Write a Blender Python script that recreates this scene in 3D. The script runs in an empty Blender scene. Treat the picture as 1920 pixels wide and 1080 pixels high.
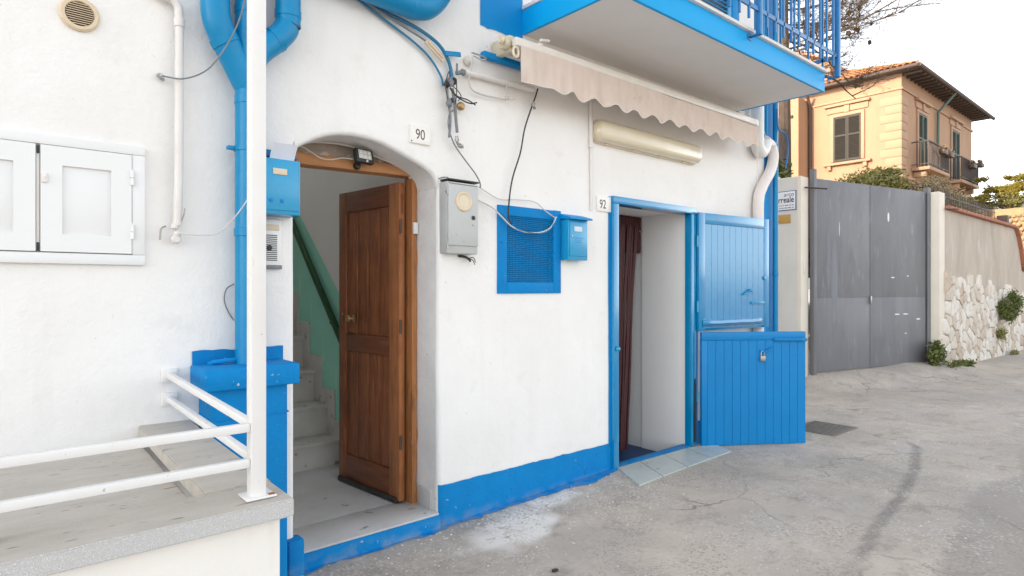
import bpy, bmesh, math, random
import numpy as np
from mathutils import Vector, Matrix, noise as mnoise
R = math.radians
random.seed(7); rng = np.random.default_rng(7)
SC = bpy.context.scene
COL = SC.collection

# ------------------------------------------------------------------ camera, world, sun, exposure
cam = bpy.data.cameras.new("camera"); camo = bpy.data.objects.new("camera", cam); COL.objects.link(camo)
camo.location = (0, 0, 1.45); camo.rotation_euler = (R(90), 0, R(-40.9))
cam.sensor_width = 36; cam.lens = 21.75; cam.clip_start = .05; cam.clip_end = 3000
SC.camera = camo
SUN_EL, SUN_AZ = 21.0, math.atan2(-.979, .206)          # azimuth measured from +Y towards +X
w = bpy.data.worlds.new("World"); SC.world = w; w.use_nodes = True
nt = w.node_tree; bg = nt.nodes["Background"]; sky = nt.nodes.new("ShaderNodeTexSky")
sky.sky_type = 'NISHITA'; sky.sun_disc = False; sky.sun_elevation = R(SUN_EL); sky.sun_rotation = SUN_AZ
sky.dust_density = .9; sky.air_density = 1.0; sky.ozone_density = 1.5
hs = nt.nodes.new("ShaderNodeHueSaturation"); hs.inputs['Saturation'].default_value = .22
nt.links.new(sky.outputs[0], hs.inputs['Color']); nt.links.new(hs.outputs[0], bg.inputs[0])
bg.inputs[1].default_value = .15
sd = Vector((math.sin(SUN_AZ)*math.cos(R(SUN_EL)), math.cos(SUN_AZ)*math.cos(R(SUN_EL)), math.sin(R(SUN_EL))))
sl = bpy.data.lights.new("sun", 'SUN'); sl.energy = 2.0; sl.angle = R(.6); sl.color = (1, .80, .58)
so = bpy.data.objects.new("sun", sl); COL.objects.link(so); so.rotation_euler = (-sd).to_track_quat('-Z', 'Y').to_euler()
SC.view_settings.view_transform = 'Standard'; SC.view_settings.look = 'None'
SC.view_settings.exposure = 1.66; SC.view_settings.gamma = 1; SC.view_settings.use_curve_mapping = False

# ------------------------------------------------------------------ materials
MATS = {}
def mat(name, c, c2=None, rough=.6, scale=6, amt=.5, bump=.0, bscale=60, metal=0, stretch=(1,1,1), c3=None, s3=20, t3=.62, w3=.04, coat=0, spec=.5, detail=6, streak=None, grime=None):
    """base colour c, soft patches of c2, sharper spots of c3, fine bump"""
    m = bpy.data.materials.new(name); m.use_nodes = True; MATS[name] = m
    n = m.node_tree.nodes; l = m.node_tree.links; b = n["Principled BSDF"]
    b.inputs['Roughness'].default_value = rough; b.inputs['Metallic'].default_value = metal
    b.inputs['Coat Weight'].default_value = coat; b.inputs['Coat Roughness'].default_value = .12
    b.inputs['Specular IOR Level'].default_value = spec
    g = n.new("ShaderNodeNewGeometry"); mp = n.new("ShaderNodeMapping"); mp.inputs['Scale'].default_value = stretch
    l.new(g.outputs['Position'], mp.inputs['Vector'])
    c4 = (*c, 1)
    if c2 is None: c2 = tuple(x*.86 for x in c)
    tx = n.new("ShaderNodeTexNoise"); tx.inputs['Scale'].default_value = scale; tx.inputs['Detail'].default_value = detail
    tx.inputs['Roughness'].default_value = .6; l.new(mp.outputs[0], tx.inputs['Vector'])
    mr = n.new("ShaderNodeMapRange"); mr.inputs[1].default_value = .5-.18; mr.inputs[2].default_value = .5+.22
    mr.inputs[4].default_value = amt; l.new(tx.outputs[0], mr.inputs[0])
    mx = n.new("ShaderNodeMix"); mx.data_type = 'RGBA'; mx.inputs[6].default_value = c4; mx.inputs[7].default_value = (*c2, 1)
    l.new(mr.outputs[0], mx.inputs[0]); col = mx.outputs[2]
    if c3 is not None:
        t = n.new("ShaderNodeTexNoise"); t.inputs['Scale'].default_value = s3; t.inputs['Detail'].default_value = 5
        l.new(mp.outputs[0], t.inputs['Vector'])
        r = n.new("ShaderNodeMapRange"); r.inputs[1].default_value = t3; r.inputs[2].default_value = t3+w3; l.new(t.outputs[0], r.inputs[0])
        x = n.new("ShaderNodeMix"); x.data_type = 'RGBA'; l.new(col, x.inputs[6]); x.inputs[7].default_value = (*c3, 1); l.new(r.outputs[0], x.inputs[0]); col = x.outputs[2]
    for (sc_, st_, lo_, hi_, am_, cc) in ([(*q,) for q in (streak or [])]):
        mq = n.new("ShaderNodeMapping"); mq.inputs['Scale'].default_value = st_; l.new(g.outputs['Position'], mq.inputs['Vector'])
        t = n.new("ShaderNodeTexNoise"); t.inputs['Scale'].default_value = sc_; t.inputs['Detail'].default_value = 7; t.inputs['Roughness'].default_value = .62; l.new(mq.outputs[0], t.inputs['Vector'])
        q = n.new("ShaderNodeMapRange"); q.inputs[1].default_value = lo_; q.inputs[2].default_value = hi_; q.inputs[4].default_value = am_; l.new(t.outputs[0], q.inputs[0])
        x = n.new("ShaderNodeMix"); x.data_type = 'RGBA'; l.new(col, x.inputs[6]); x.inputs[7].default_value = (*cc, 1); l.new(q.outputs[0], x.inputs[0]); col = x.outputs[2]
    if grime:                                       # splash-back dirt that fades out above the ground
        zlo, zhi, am_, cc = grime
        sx = n.new("ShaderNodeSeparateXYZ"); l.new(g.outputs['Position'], sx.inputs[0])
        q = n.new("ShaderNodeMapRange"); q.inputs[1].default_value = zhi; q.inputs[2].default_value = zlo; q.inputs[4].default_value = am_; l.new(sx.outputs[2], q.inputs[0])
        t = n.new("ShaderNodeTexNoise"); t.inputs['Scale'].default_value = 11; t.inputs['Detail'].default_value = 8; l.new(g.outputs['Position'], t.inputs['Vector'])
        q2 = n.new("ShaderNodeMapRange"); q2.inputs[1].default_value = .4; q2.inputs[2].default_value = .62; l.new(t.outputs[0], q2.inputs[0])
        mm = n.new("ShaderNodeMath"); mm.operation = 'MULTIPLY'; l.new(q.outputs[0], mm.inputs[0]); l.new(q2.outputs[0], mm.inputs[1])
        x = n.new("ShaderNodeMix"); x.data_type = 'RGBA'; l.new(col, x.inputs[6]); x.inputs[7].default_value = (*cc, 1); l.new(mm.outputs[0], x.inputs[0]); col = x.outputs[2]
    l.new(col, b.inputs['Base Color'])
    if bump:
        t = n.new("ShaderNodeTexNoise"); t.inputs['Scale'].default_value = bscale; t.inputs['Detail'].default_value = 8; t.inputs['Roughness'].default_value = .62
        l.new(mp.outputs[0], t.inputs['Vector'])
        bp = n.new("ShaderNodeBump"); bp.inputs['Strength'].default_value = min(1, bump); bp.inputs['Distance'].default_value = .01*max(1, bump)
        l.new(t.outputs[0], bp.inputs['Height']); l.new(bp.outputs[0], b.inputs['Normal'])
    return m
M = MATS
mat('plaster', (.87,.855,.83), (.79,.77,.735), .85, 1.6, .75, .6, 16, c3=(.60,.57,.52), s3=26, t3=.725, w3=.05, streak=[(2.4, (3.2,3.2,.35), .56, .72, .20, (.70,.68,.64)), (5, (1,1,1), .60, .66, .22, (.70,.68,.64)), (60, (1,1,1), .70, .74, .5, (.45,.42,.38))])
mat('plaster_warm', (.87,.84,.79), (.78,.745,.69), .85, 1.2, .6, .25, 30, streak=[(2.4, (3.2,3.2,.35), .58, .72, .3, (.64,.58,.50))])
mat('plaster_rough', (.80,.79,.77), (.66,.645,.62), .9, 6, .7, .45, 35, c3=(.50,.47,.42), s3=18, t3=.70)
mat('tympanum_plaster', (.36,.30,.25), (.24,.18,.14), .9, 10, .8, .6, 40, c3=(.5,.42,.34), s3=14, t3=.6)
mat('under_slab', (.78,.76,.735), (.71,.69,.66), .9, 3, .5, .08, 40)
mat('blue_paint', (.0,.25,.60), (.0,.215,.53), .5, 7, .6, .18, 50, spec=.25)
mat('blue_plinth', (.0,.225,.56), (.0,.19,.49), .65, 9, .7, .35, 40, spec=.2, c3=(.0,.15,.44), s3=22, t3=.68, streak=[(34, (1,1,1), .68, .70, .8, (.60,.60,.58))], grime=(-.12, .03, .8, (.34,.36,.37)))
mat('blue_fascia', (.0,.36,.76), (.0,.32,.70), .5, spec=.25, scale=3, amt=.5, bump=.1, bscale=30)
mat('blue_pipe', (.0,.235,.48), (.0,.20,.42), .34, 8, .6, .15, 30, spec=.35, streak=[(16, (5,5,.5), .58, .75, .35, (.01,.17,.34)), (50, (1,1,1), .72, .735, .8, (.35,.42,.45))])
mat('blue_gloss', (.0,.235,.49), (.0,.20,.43), .17, 5, .6, .22, 9, c3=(.0,.13,.36), s3=40, t3=.70, coat=.8, streak=[(18, (6,6,.5), .60, .75, .35, (.01,.20,.42)), (70, (1,1,1), .72, .735, .8, (.45,.52,.55))])
mat('blue_gloss_low', (.0,.205,.51), (.0,.175,.44), .36, 5, .6, .2, 12, c3=(.0,.17,.46), s3=14, t3=.68, spec=.35, streak=[(18, (6,6,.5), .58, .75, .4, (.005,.19,.42)), (70, (1,1,1), .72, .735, .8, (.45,.52,.55))])
mat('blue_rail', (.005,.155,.40), (.005,.125,.33), .35, 12, .5, .05)
mat('blue_box', (.01,.31,.56), (.01,.26,.49), .3, 9, .5, .05, coat=.3, streak=[(14, (3,3,1), .60, .70, .4, (.01,.20,.40)), (60, (1,1,1), .70, .72, .8, (.40,.48,.5))])
mat('white_paint', (.80,.79,.77), (.74,.72,.69), .4, 8, .5, .05, 40, c3=(.55,.38,.24), s3=24, t3=.70, w3=.03, streak=[(9, (2,2,.6), .62, .72, .35, (.60,.52,.43)), (55, (1,1,1), .70, .72, .9, (.35,.20,.11))])
mat('white_panel', (.80,.80,.79), (.77,.77,.76), .35, 5, .4, .03)
mat('pipe_white', (.76,.73,.70), (.66,.61,.57), .4, 6, .6, .08)
mat('pipe_pink', (.82,.77,.745), (.74,.67,.64), .5, 4, .7, .1)
mat('alu', (.72,.68,.62), (.62,.56,.49), .35, 10, .6)
mat('awning_cloth', (.68,.575,.50), (.58,.475,.40), .9, 5, .7, .2, 200, streak=[(3, (2.5,2.5,.5), .52, .68, .4, (.46,.37,.31)), (9, (1,1,1), .62, .70, .35, (.44,.35,.29))])
mat('beige_plastic', (.68,.60,.44), (.58,.50,.35), .35, 5, .6, coat=.2)
mat('lamp_lens', (.70,.62,.46), (.62,.53,.37), .22, 3, .7, coat=.5)
mat('cream', (.70,.57,.40), (.63,.50,.34), .4, 5)
mat('meter_grey', (.50,.52,.51), (.42,.43,.41), .4, 6, .7, .05, c3=(.30,.25,.19), s3=30, t3=.70)
mat('dark', (.02,.02,.022), (.035,.033,.03), .5)
mat('dark_red', (.085,.018,.018), (.04,.008,.01), .6, 30, .8, .3, 120, stretch=(1,1,.2))
mat('cable_grey', (.15,.17,.19), (.30,.30,.30), .6, 20)
mat('cable_white', (.60,.58,.54), (.45,.42,.38), .5, 20)
mat('cable_blue', (.01,.18,.34), (.02,.14,.25), .4, 20)
mat('brass', (.42,.28,.12), (.25,.15,.06), .4, 30, metal=.6)
mat('metal', (.45,.44,.42), (.30,.28,.25), .35, 30, metal=.8)
mat('wood_dark', (.31,.098,.028), (.12,.035,.012), .38, 5, .9, .3, 30, stretch=(9,9,.8), streak=[(3, (1,1,1), .45, .7, .5, (.06,.02,.009))], c3=(.42,.15,.042), s3=6, t3=.6, w3=.1, coat=.15)
mat('wood_mid', (.44,.165,.052), (.24,.08,.026), .45, 5, .9, .3, 30, stretch=(9,9,.8), streak=[(3, (1,1,1), .5, .7, .5, (.12,.04,.014))], coat=.1)
mat('wood_rail', (.19,.058,.019), (.09,.027,.010), .4, 5, .9, .3, 30, stretch=(.8,.8,7), coat=.1)
mat('wood_orange', (.52,.22,.075), (.30,.11,.035), .55, 5, .9, .5, 24, streak=[(4, (3,3,1), .52, .66, .6, (.14,.055,.022)), (7, (2,2,1), .64, .68, .7, (.55,.45,.36))], stretch=(7,7,.5), c3=(.42,.24,.13), s3=5, t3=.62, w3=.06)
mat('wood_beam', (.52,.25,.10), (.34,.15,.055), .6, 5, .9, .5, 24, stretch=(.6,7,7), c3=(.14,.05,.02), s3=5, t3=.66, w3=.05)
mat('marble', (.60,.60,.59), (.46,.465,.46), .3, 5, .8, .05, 20, c3=(.25,.25,.25), s3=11, t3=.68, w3=.02)
mat('marble_step', (.62,.60,.56), (.48,.465,.44), .35, 7, .8, .05, 20, c3=(.27,.26,.25), s3=12, t3=.64, w3=.03)
mat('mint', (.34,.76,.62), (.30,.71,.57), .5, 4, .5, .05)
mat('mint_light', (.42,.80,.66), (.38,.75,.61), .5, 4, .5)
mat('green_rail', (.008,.07,.018), (.006,.05,.012), .3, 10)
mat('granite', (.58,.575,.565), (.42,.415,.41), .75, 420, .9, .35, 260, c3=(.70,.685,.66), s3=330, t3=.57, w3=.04, detail=2)
mat('travertine', (.54,.50,.445), (.43,.40,.355), .7, 5, .8, .3, 60, stretch=(1,3,1), c3=(.28,.235,.19), s3=13, t3=.63, w3=.08)
mat('steel_gate', (.185,.188,.202), (.14,.143,.155), .55, 2.2, .8, .1, 30, stretch=(2.2,2.2,.45), c3=(.26,.265,.28), s3=5, t3=.63, w3=.12, streak=[(3, (1,1,.5), .5, .7, .5, (.115,.118,.13)), (5, (9,9,.35), .60, .74, .4, (.30,.30,.31)), (9, (1,1,1), .70, .74, .5, (.33,.33,.34))])
mat('pier_cream', (.74,.69,.60), (.66,.60,.50), .85, 3, .7, .3, 30)
mat('wall_grey', (.66,.65,.62), (.58,.565,.53), .85, 3, .6, .2, 30)
mat('concrete_wall', (.50,.44,.365), (.37,.32,.265), .9, 2.6, .9, .5, 22, stretch=(1,1,.4), c3=(.52,.47,.41), s3=5, t3=.58, w3=.1)
mat('mortar', (.36,.295,.235), (.19,.15,.12), .95, 8, .8, .6, 40)
for i, (a, b_) in enumerate([((.66,.61,.54),(.52,.46,.38)), ((.62,.55,.47),(.46,.38,.30)), ((.72,.69,.64),(.60,.55,.48)), ((.56,.47,.39),(.42,.33,.26))]):
    mat('stone_%d' % i, a, b_, .85, 9, .9, .8, 26)
mat('coping_brick', (.40,.16,.10), (.29,.115,.07), .85, 14, .8, .4, 40)
mat('villa', (.43,.265,.165), (.38,.225,.14), .85, .9, .7, .12, 14, streak=[(1.1, (2.5,2.5,.5), .52, .7, .4, (.30,.19,.12))])
mat('villa_trim', (.44,.28,.18), (.38,.24,.15), .8, 3, .6)
mat('roof_tile', (.58,.27,.11), (.44,.18,.07), .8, 5, .9, .2, 20, c3=(.66,.40,.19), s3=6, t3=.58)
mat('eave_wood', (.12,.09,.075), (.08,.06,.05), .8, 6)
mat('shutter_brown', (.024,.019,.012), (.018,.014,.009), .6, 10)
mat('shutter_green', (.045,.075,.05), (.03,.05,.034), .6, 10)
mat('iron', (.045,.035,.032), (.09,.05,.035), .6, 14)
mat('copper_green', (.10,.16,.13), (.07,.10,.08), .5, 10)
mat('rust_pipe', (.10,.06,.045), (.07,.045,.035), .6, 10)
mat('bark', (.115,.085,.065), (.06,.045,.036), .95, 12, .9, 1.0, 22, stretch=(1,1,.4))
mat('twig', (.10,.072,.052), (.055,.04,.03), .9, 8)
mat('needle_dry', (.16,.105,.06), (.09,.06,.035), .9, 20)
mat('leaf_green', (.13,.155,.035), (.075,.10,.022), .6, 6, .9)
mat('leaf_olive', (.26,.25,.08), (.17,.16,.06), .7, 5, .9)
mat('leaf_dry', (.36,.28,.17), (.25,.19,.12), .8, 5, .9)
mat('leaf_gold', (.30,.24,.035), (.18,.155,.025), .6, 5, .9)
mat('terracotta', (.34,.13,.075), (.26,.10,.06), .8, 8)
mat('petal', (.50,.03,.09), (.38,.02,.06), .6, 20)
mat('sunny_stone', (.50,.37,.22), (.36,.25,.14), .9, 3.4, .9, .9, 5, c3=(.27,.19,.11), s3=3.2, t3=.6, w3=.06)
mat('far_hill', (.17,.19,.20), (.14,.16,.16), .95, .02, .8)
mat('earth', (.20,.15,.10), (.13,.11,.06), .95, 3, .8, .4, 20)
mat('tile_aqua', (.52,.565,.54), (.42,.465,.445), .32, 6, .8, .08, 20, c3=(.27,.33,.32), s3=14, t3=.66, w3=.04)
mat('sign_white', (.74,.76,.79), (.69,.71,.74), .35, 5, .3)
mat('sign_blue', (.02,.07,.26), None, .4)
mat('sign_text', (.035,.045,.09), None, .5)
mat('grey_print', (.22,.27,.38), None, .5)
mat('gold_plaque', (.50,.31,.09), (.42,.25,.07), .35, 14, metal=.3)
mat('number_plate', (.84,.82,.77), (.78,.75,.69), .3, 12, .5)
mat('ink_brown', (.10,.065,.05), None, .5)
mat('ink_black', (.02,.02,.025), None, .5)
mat('paper', (.68,.70,.76), (.62,.64,.70), .7, 20)
mat('led', (.70,.72,.70), (.6,.6,.58), .15, 30)
mat('cast_iron', (.20,.185,.165), (.12,.11,.10), .7, 20, .8, .5, 80)
mat('shutter_blue', (.03,.27,.52), (.02,.22,.44), .3, 4, coat=.3)
mat('cone', (.06,.04,.03), None, .9)
mat('house_inside', (.82,.81,.79), (.77,.76,.74), .8, 2)
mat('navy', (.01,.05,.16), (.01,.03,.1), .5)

# ------------------------------------------------------------------ builders
def setp(o, label=None, cat=None, group=None, kind=None):
    if label: o['label'] = label
    if cat: o['category'] = cat
    if group: o['group'] = group
    if kind: o['kind'] = kind
    return o
ORG = {}
def root(name, loc, label, cat, group=None):
    o = bpy.data.objects.new(name, None); COL.objects.link(o); o.location = loc; o.empty_display_size = .1
    ORG[o.name] = Vector(loc); return setp(o, label, cat, group)
class B:
    """a bmesh collecting shapes in world coordinates"""
    def __init__(s): s.b = bmesh.new(); s.m = []
    def box(s, lo, hi, bev=0, M4=None, mi=0):
        lo = Vector(lo); hi = Vector(hi); c = (lo+hi)/2; d = hi-lo
        r = bmesh.ops.create_cube(s.b, size=1, matrix=Matrix.Translation(c) @ Matrix.Diagonal((abs(d.x), abs(d.y), abs(d.z), 1)))
        vs = r['verts']
        if bev:
            es = list({e for v in vs for e in v.link_edges})
            rr = bmesh.ops.bevel(s.b, geom=es, offset=bev, segments=2, affect='EDGES', profile=.5)
            vs = list({v for f in rr['faces'] for v in f.verts} | {v for v in vs if v.is_valid})
        if M4 is not None:
            bmesh.ops.transform(s.b, matrix=M4, verts=vs)
        if mi:
            for f in {f for v in vs for f in v.link_faces}: f.material_index = mi
        return s
    def tube(s, pts, r, seg=8, caps=True, close=False, rz=None):
        pts = [Vector(p) for p in pts]; n = len(pts)
        rr = r if hasattr(r, '__len__') else [r]*n
        rings = []; up = None
        for i, p in enumerate(pts):
            t = (pts[min(i+1, n-1)] - pts[max(i-1, 0)]).normalized()
            if up is None:
                up = Vector((0, 0, 1)) if abs(t.z) < .9 else Vector((1, 0, 0))
            a = t.cross(up).normalized(); bb = a.cross(t).normalized(); up = bb
            rings.append([s.b.verts.new(p + (a*math.cos(k*2*math.pi/seg) + bb*math.sin(k*2*math.pi/seg))*rr[i]) for k in range(seg)])
        for i in range(n-1):
            for k in range(seg):
                s.b.faces.new((rings[i][k], rings[i][(k+1) % seg], rings[i+1][(k+1) % seg], rings[i+1][k]))
        if caps:
            s.b.faces.new(rings[0][::-1]); s.b.faces.new(rings[-1])
        return s
    def bar(s, a, b, wx, wz, bev=0):
        """rectangular bar from a to b, wx horizontal, wz vertical"""
        a = Vector(a); b = Vector(b); d = b-a; L = d.length; t = d.normalized()
        up = Vector((0, 0, 1)) if abs(t.z) < .95 else Vector((0, 1, 0))
        x = t.cross(up).normalized(); z = x.cross(t).normalized()
        m = Matrix(((t.x, x.x, z.x, a.x), (t.y, x.y, z.y, a.y), (t.z, x.z, z.z, a.z), (0, 0, 0, 1)))
        return s.box((0, -wx/2, -wz/2), (L, wx/2, wz/2), bev, m)
    def prism(s, poly, axis, a, b):
        """poly 2D extruded along axis ('x','y','z') from a to b"""
        def P(u, v, t):
            return {'y': (u, t, v), 'x': (t, u, v), 'z': (u, v, t)}[axis]
        A = [s.b.verts.new(P(u, v, a)) for u, v in poly]; Bv = [s.b.verts.new(P(u, v, b)) for u, v in poly]
        n = len(poly)
        s.b.faces.new(A); s.b.faces.new(Bv[::-1])
        for i in range(n): s.b.faces.new((A[i], Bv[i], Bv[(i+1) % n], A[(i+1) % n]))
        return s
    def poly(s, pts):
        s.b.faces.new([s.b.verts.new(p) for p in pts]); return s
    def grid(s, P, nu, nv, keep=None):
        V = [[s.b.verts.new(P(i, j)) for j in range(nv)] for i in range(nu)]
        for i in range(nu-1):
            for j in range(nv-1):
                if keep is None or keep(i, j): s.b.faces.new((V[i][j], V[i+1][j], V[i+1][j+1], V[i][j+1]))
        return s
    def lathe(s, prof, c, axis='z', seg=20, scale=(1, 1)):
        c = Vector(c); rings = []
        for r_, h in prof:
            ring = []
            for k in range(seg):
                a = 2*math.pi*k/seg; u = math.cos(a)*r_*scale[0]; v = math.sin(a)*r_*scale[1]
                ring.append(s.b.verts.new(c + Vector({'z': (u, v, h), 'y': (u, h, v), 'x': (h, u, v)}[axis])))
            rings.append(ring)
        for i in range(len(rings)-1):
            for k in range(seg): s.b.faces.new((rings[i][k], rings[i][(k+1) % seg], rings[i+1][(k+1) % seg], rings[i+1][k]))
        s.b.faces.new(rings[0][::-1]); s.b.faces.new(rings[-1]); return s
    def ball(s, c, r, sub=1, sc=(1, 1, 1), jit=0):
        rr = bmesh.ops.create_icosphere(s.b, subdivisions=sub, radius=r)
        for v in rr['verts']:
            k = 1+random.uniform(-jit, jit); v.co = Vector((v.co.x*sc[0]*k, v.co.y*sc[1]*k, v.co.z*sc[2]*k)) + Vector(c)
        return s
    def obj(s, name, mats, parent=None, smooth=True, ang=35, kind=None, label=None, weld=False, fixn=True):
        if weld: bmesh.ops.remove_doubles(s.b, verts=s.b.verts, dist=.0004)
        if fixn: bmesh.ops.recalc_face_normals(s.b, faces=s.b.faces)
        me = bpy.data.meshes.new(name); s.b.to_mesh(me); s.b.free()
        o = bpy.data.objects.new(name, me); COL.objects.link(o)
        if parent is not None:
            org = ORG[parent.name]; me.transform(Matrix.Translation(-org)); o.parent = parent; ORG[o.name] = org
        else: ORG[o.name] = Vector((0, 0, 0))
        for m in (mats if isinstance(mats, (list, tuple)) else [mats]): me.materials.append(M[m])
        if smooth:
            for p in me.polygons: p.use_smooth = True
            me.set_sharp_from_angle(angle=R(ang))
        if kind: o['kind'] = kind
        if label: o['label'] = label
        return o
def single(b, name, mats, label, cat, group=None, loc=None, **k):
    """a thing that is one mesh, its origin at loc"""
    o = b.obj(name, mats, None, **k)
    if loc is not None:
        o.data.transform(Matrix.Translation(-Vector(loc))); o.location = loc; ORG[o.name] = Vector(loc)
    return setp(o, label, cat, group)
def text(name, body, size, m, origin, xdir, up, parent, sx=1, ext=.0008, align='LEFT', bold=0):
    cu = bpy.data.curves.new(name, 'FONT'); cu.body = body; cu.size = size; cu.extrude = ext; cu.align_x = align; cu.offset = bold
    t = bpy.data.objects.new(name, cu); COL.objects.link(t)
    bpy.context.view_layer.update()
    me = bpy.data.meshes.new_from_object(t.evaluated_get(bpy.context.evaluated_depsgraph_get()))
    bpy.data.objects.remove(t)
    x = Vector(xdir).normalized(); z = Vector(up).normalized(); n = x.cross(z)
    me.transform(Matrix(((x.x*sx, z.x, n.x, origin[0]), (x.y*sx, z.y, n.y, origin[1]), (x.z*sx, z.z, n.z, origin[2]), (0, 0, 0, 1))))
    o = bpy.data.objects.new(name, me); COL.objects.link(o); me.materials.clear(); me.materials.append(M[m])
    me.transform(Matrix.Translation(-ORG[parent.name])); o.parent = parent; ORG[o.name] = ORG[parent.name]
    return o
def smooth_pts(pts, k=6):
    """Catmull-Rom through pts"""
    P = [Vector(p) for p in pts]; P = [P[0]*2-P[1]] + P + [P[-1]*2-P[-2]]; out = []
    for i in range(1, len(P)-2):
        for j in range(k):
            t = j/k; a, b, c, d = P[i-1], P[i], P[i+1], P[i+2]
            out.append(.5*((2*b) + (c-a)*t + (2*a-5*b+4*c-d)*t*t + (3*b-a-3*c+d)*t**3))
    out.append(P[-2]); return out
def nz(x, y, z=0, s=1.0): return mnoise.noise(Vector((x*s, y*s, z*s)))

# ------------------------------------------------------------------ ground
FY = 3.22                                          # the facade's plane
def ground_z(x, y):
    z = -.055 + .055*min(1, max(0, (x-2.0)/1.9))
    ap = max(0, 1-abs(x-10.9)/2.6)                 # apron in front of the steel gate
    dl = 4.02 - (x-9.41)*.2413                     # the gate's line
    dist = dl - y
    if 8.6 < x < 13.6:
        e = max(0, min(1, 1-dist/.85)); e = e*e*(3-2*e)
        ex = min(1, max(0, (x-8.9)/.5))*min(1, max(0, (13.0-x)/.7))
        z += .175*e*ex
    if x > 11: z += .06*math.exp(-((x-13)/2.0)**2)
    z += .006*nz(x, y, 0, .8) + .0025*nz(x, y, 3, 4)
    if y > 3.27 and x < 6.6: z -= .5
    return z
def axis(dense, lo, hi):
    a, b, st = dense; core = list(np.arange(a, b, st)); s = st; x = a
    left = []
    while x > lo: s *= 1.28; x -= s; left.append(x)
    s = st; x = core[-1]; right = []
    while x < hi: s *= 1.22; x += s; right.append(x)
    return left[::-1] + core + right
gx = axis((.9, 8.0, .035), -900, 1500); gy = axis((-.2, 4.6, .035), -900, 900)
nx, ny = len(gx), len(gy)
co = np.zeros((nx*ny, 3), dtype=np.float32); colr = np.zeros((nx*ny, 4), dtype=np.float32); colr[:, 3] = 1
skid = [(6.75,2.05),(6.5,1.85),(5.67,1.63),(4.87,1.48),(4.10,1.385),(3.5,1.28),(3.0,1.2)]
sk = np.array(skid)
patch = [(6.9,1.22),(6.15,1.03+.02),(5.55,1.20),(5.1,1.17),(4.79,1.13),(4.2,1.05),(3.62,.98),(2.4,.75)]
pk = np.array(patch)[::-1]
for i, x in enumerate(gx):
    for j, y in enumerate(gy):
        near = -1 < x < 25 and -3 < y < 8
        k = i*ny+j; co[k] = (x, y, ground_z(x, y) if near else 0)
        if .8 < x < 9 and -1 < y < 4.4:
            n1 = nz(x, y, 0, 3.5); n2 = nz(x, y, 5, 9); n3 = nz(x, y, 9, 1.6)
            # white efflorescence beside the arched doorway
            e = 1-math.hypot((x-2.50)/.42, (y-2.90)/.27) + .45*n1+.35*n2
            e2 = 1-math.hypot((x-3.0)/.35, (y-3.05)/.14) + .5*n1+.4*n2
            colr[k, 0] = min(1, max(0, max(e, e2)*2.2))
            # tyre mark
            yy = np.interp(x, sk[::-1, 0], sk[::-1, 1]); d = abs(y-yy)
            if sk[-1, 0] < x < sk[0, 0]:
                colr[k, 1] = max(0, min(1, (.048-d)/.02))*min(1, (x-2.6)/1.6)*(.85+.3*n1)*min(1, (6.75-x)/.3+.15)
            # darker asphalt patch near right bottom corner
            if x < 7.4:
                yp = np.interp(x, pk[:, 0], pk[:, 1]) + .035*n2
                colr[k, 2] = max(0, min(1, (yp-y)/.03))*(1 if x < 6.7 else max(0, (7.4-x)/.7))
verts = co; faces = []
idx = np.arange(nx*ny).reshape(nx, ny)
q = np.stack([idx[:-1, :-1], idx[1:, :-1], idx[1:, 1:], idx[:-1, 1:]], -1).reshape(-1, 4)
me = bpy.data.meshes.new('road'); me.from_pydata(verts.tolist(), [], q.tolist())
ca = me.color_attributes.new('stain', 'FLOAT_COLOR', 'POINT'); ca.data.foreach_set('color', colr.ravel())
for p in me.polygons: p.use_smooth = True
road = bpy.data.objects.new('road', me); COL.objects.link(road); setp(road, kind='structure')
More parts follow.
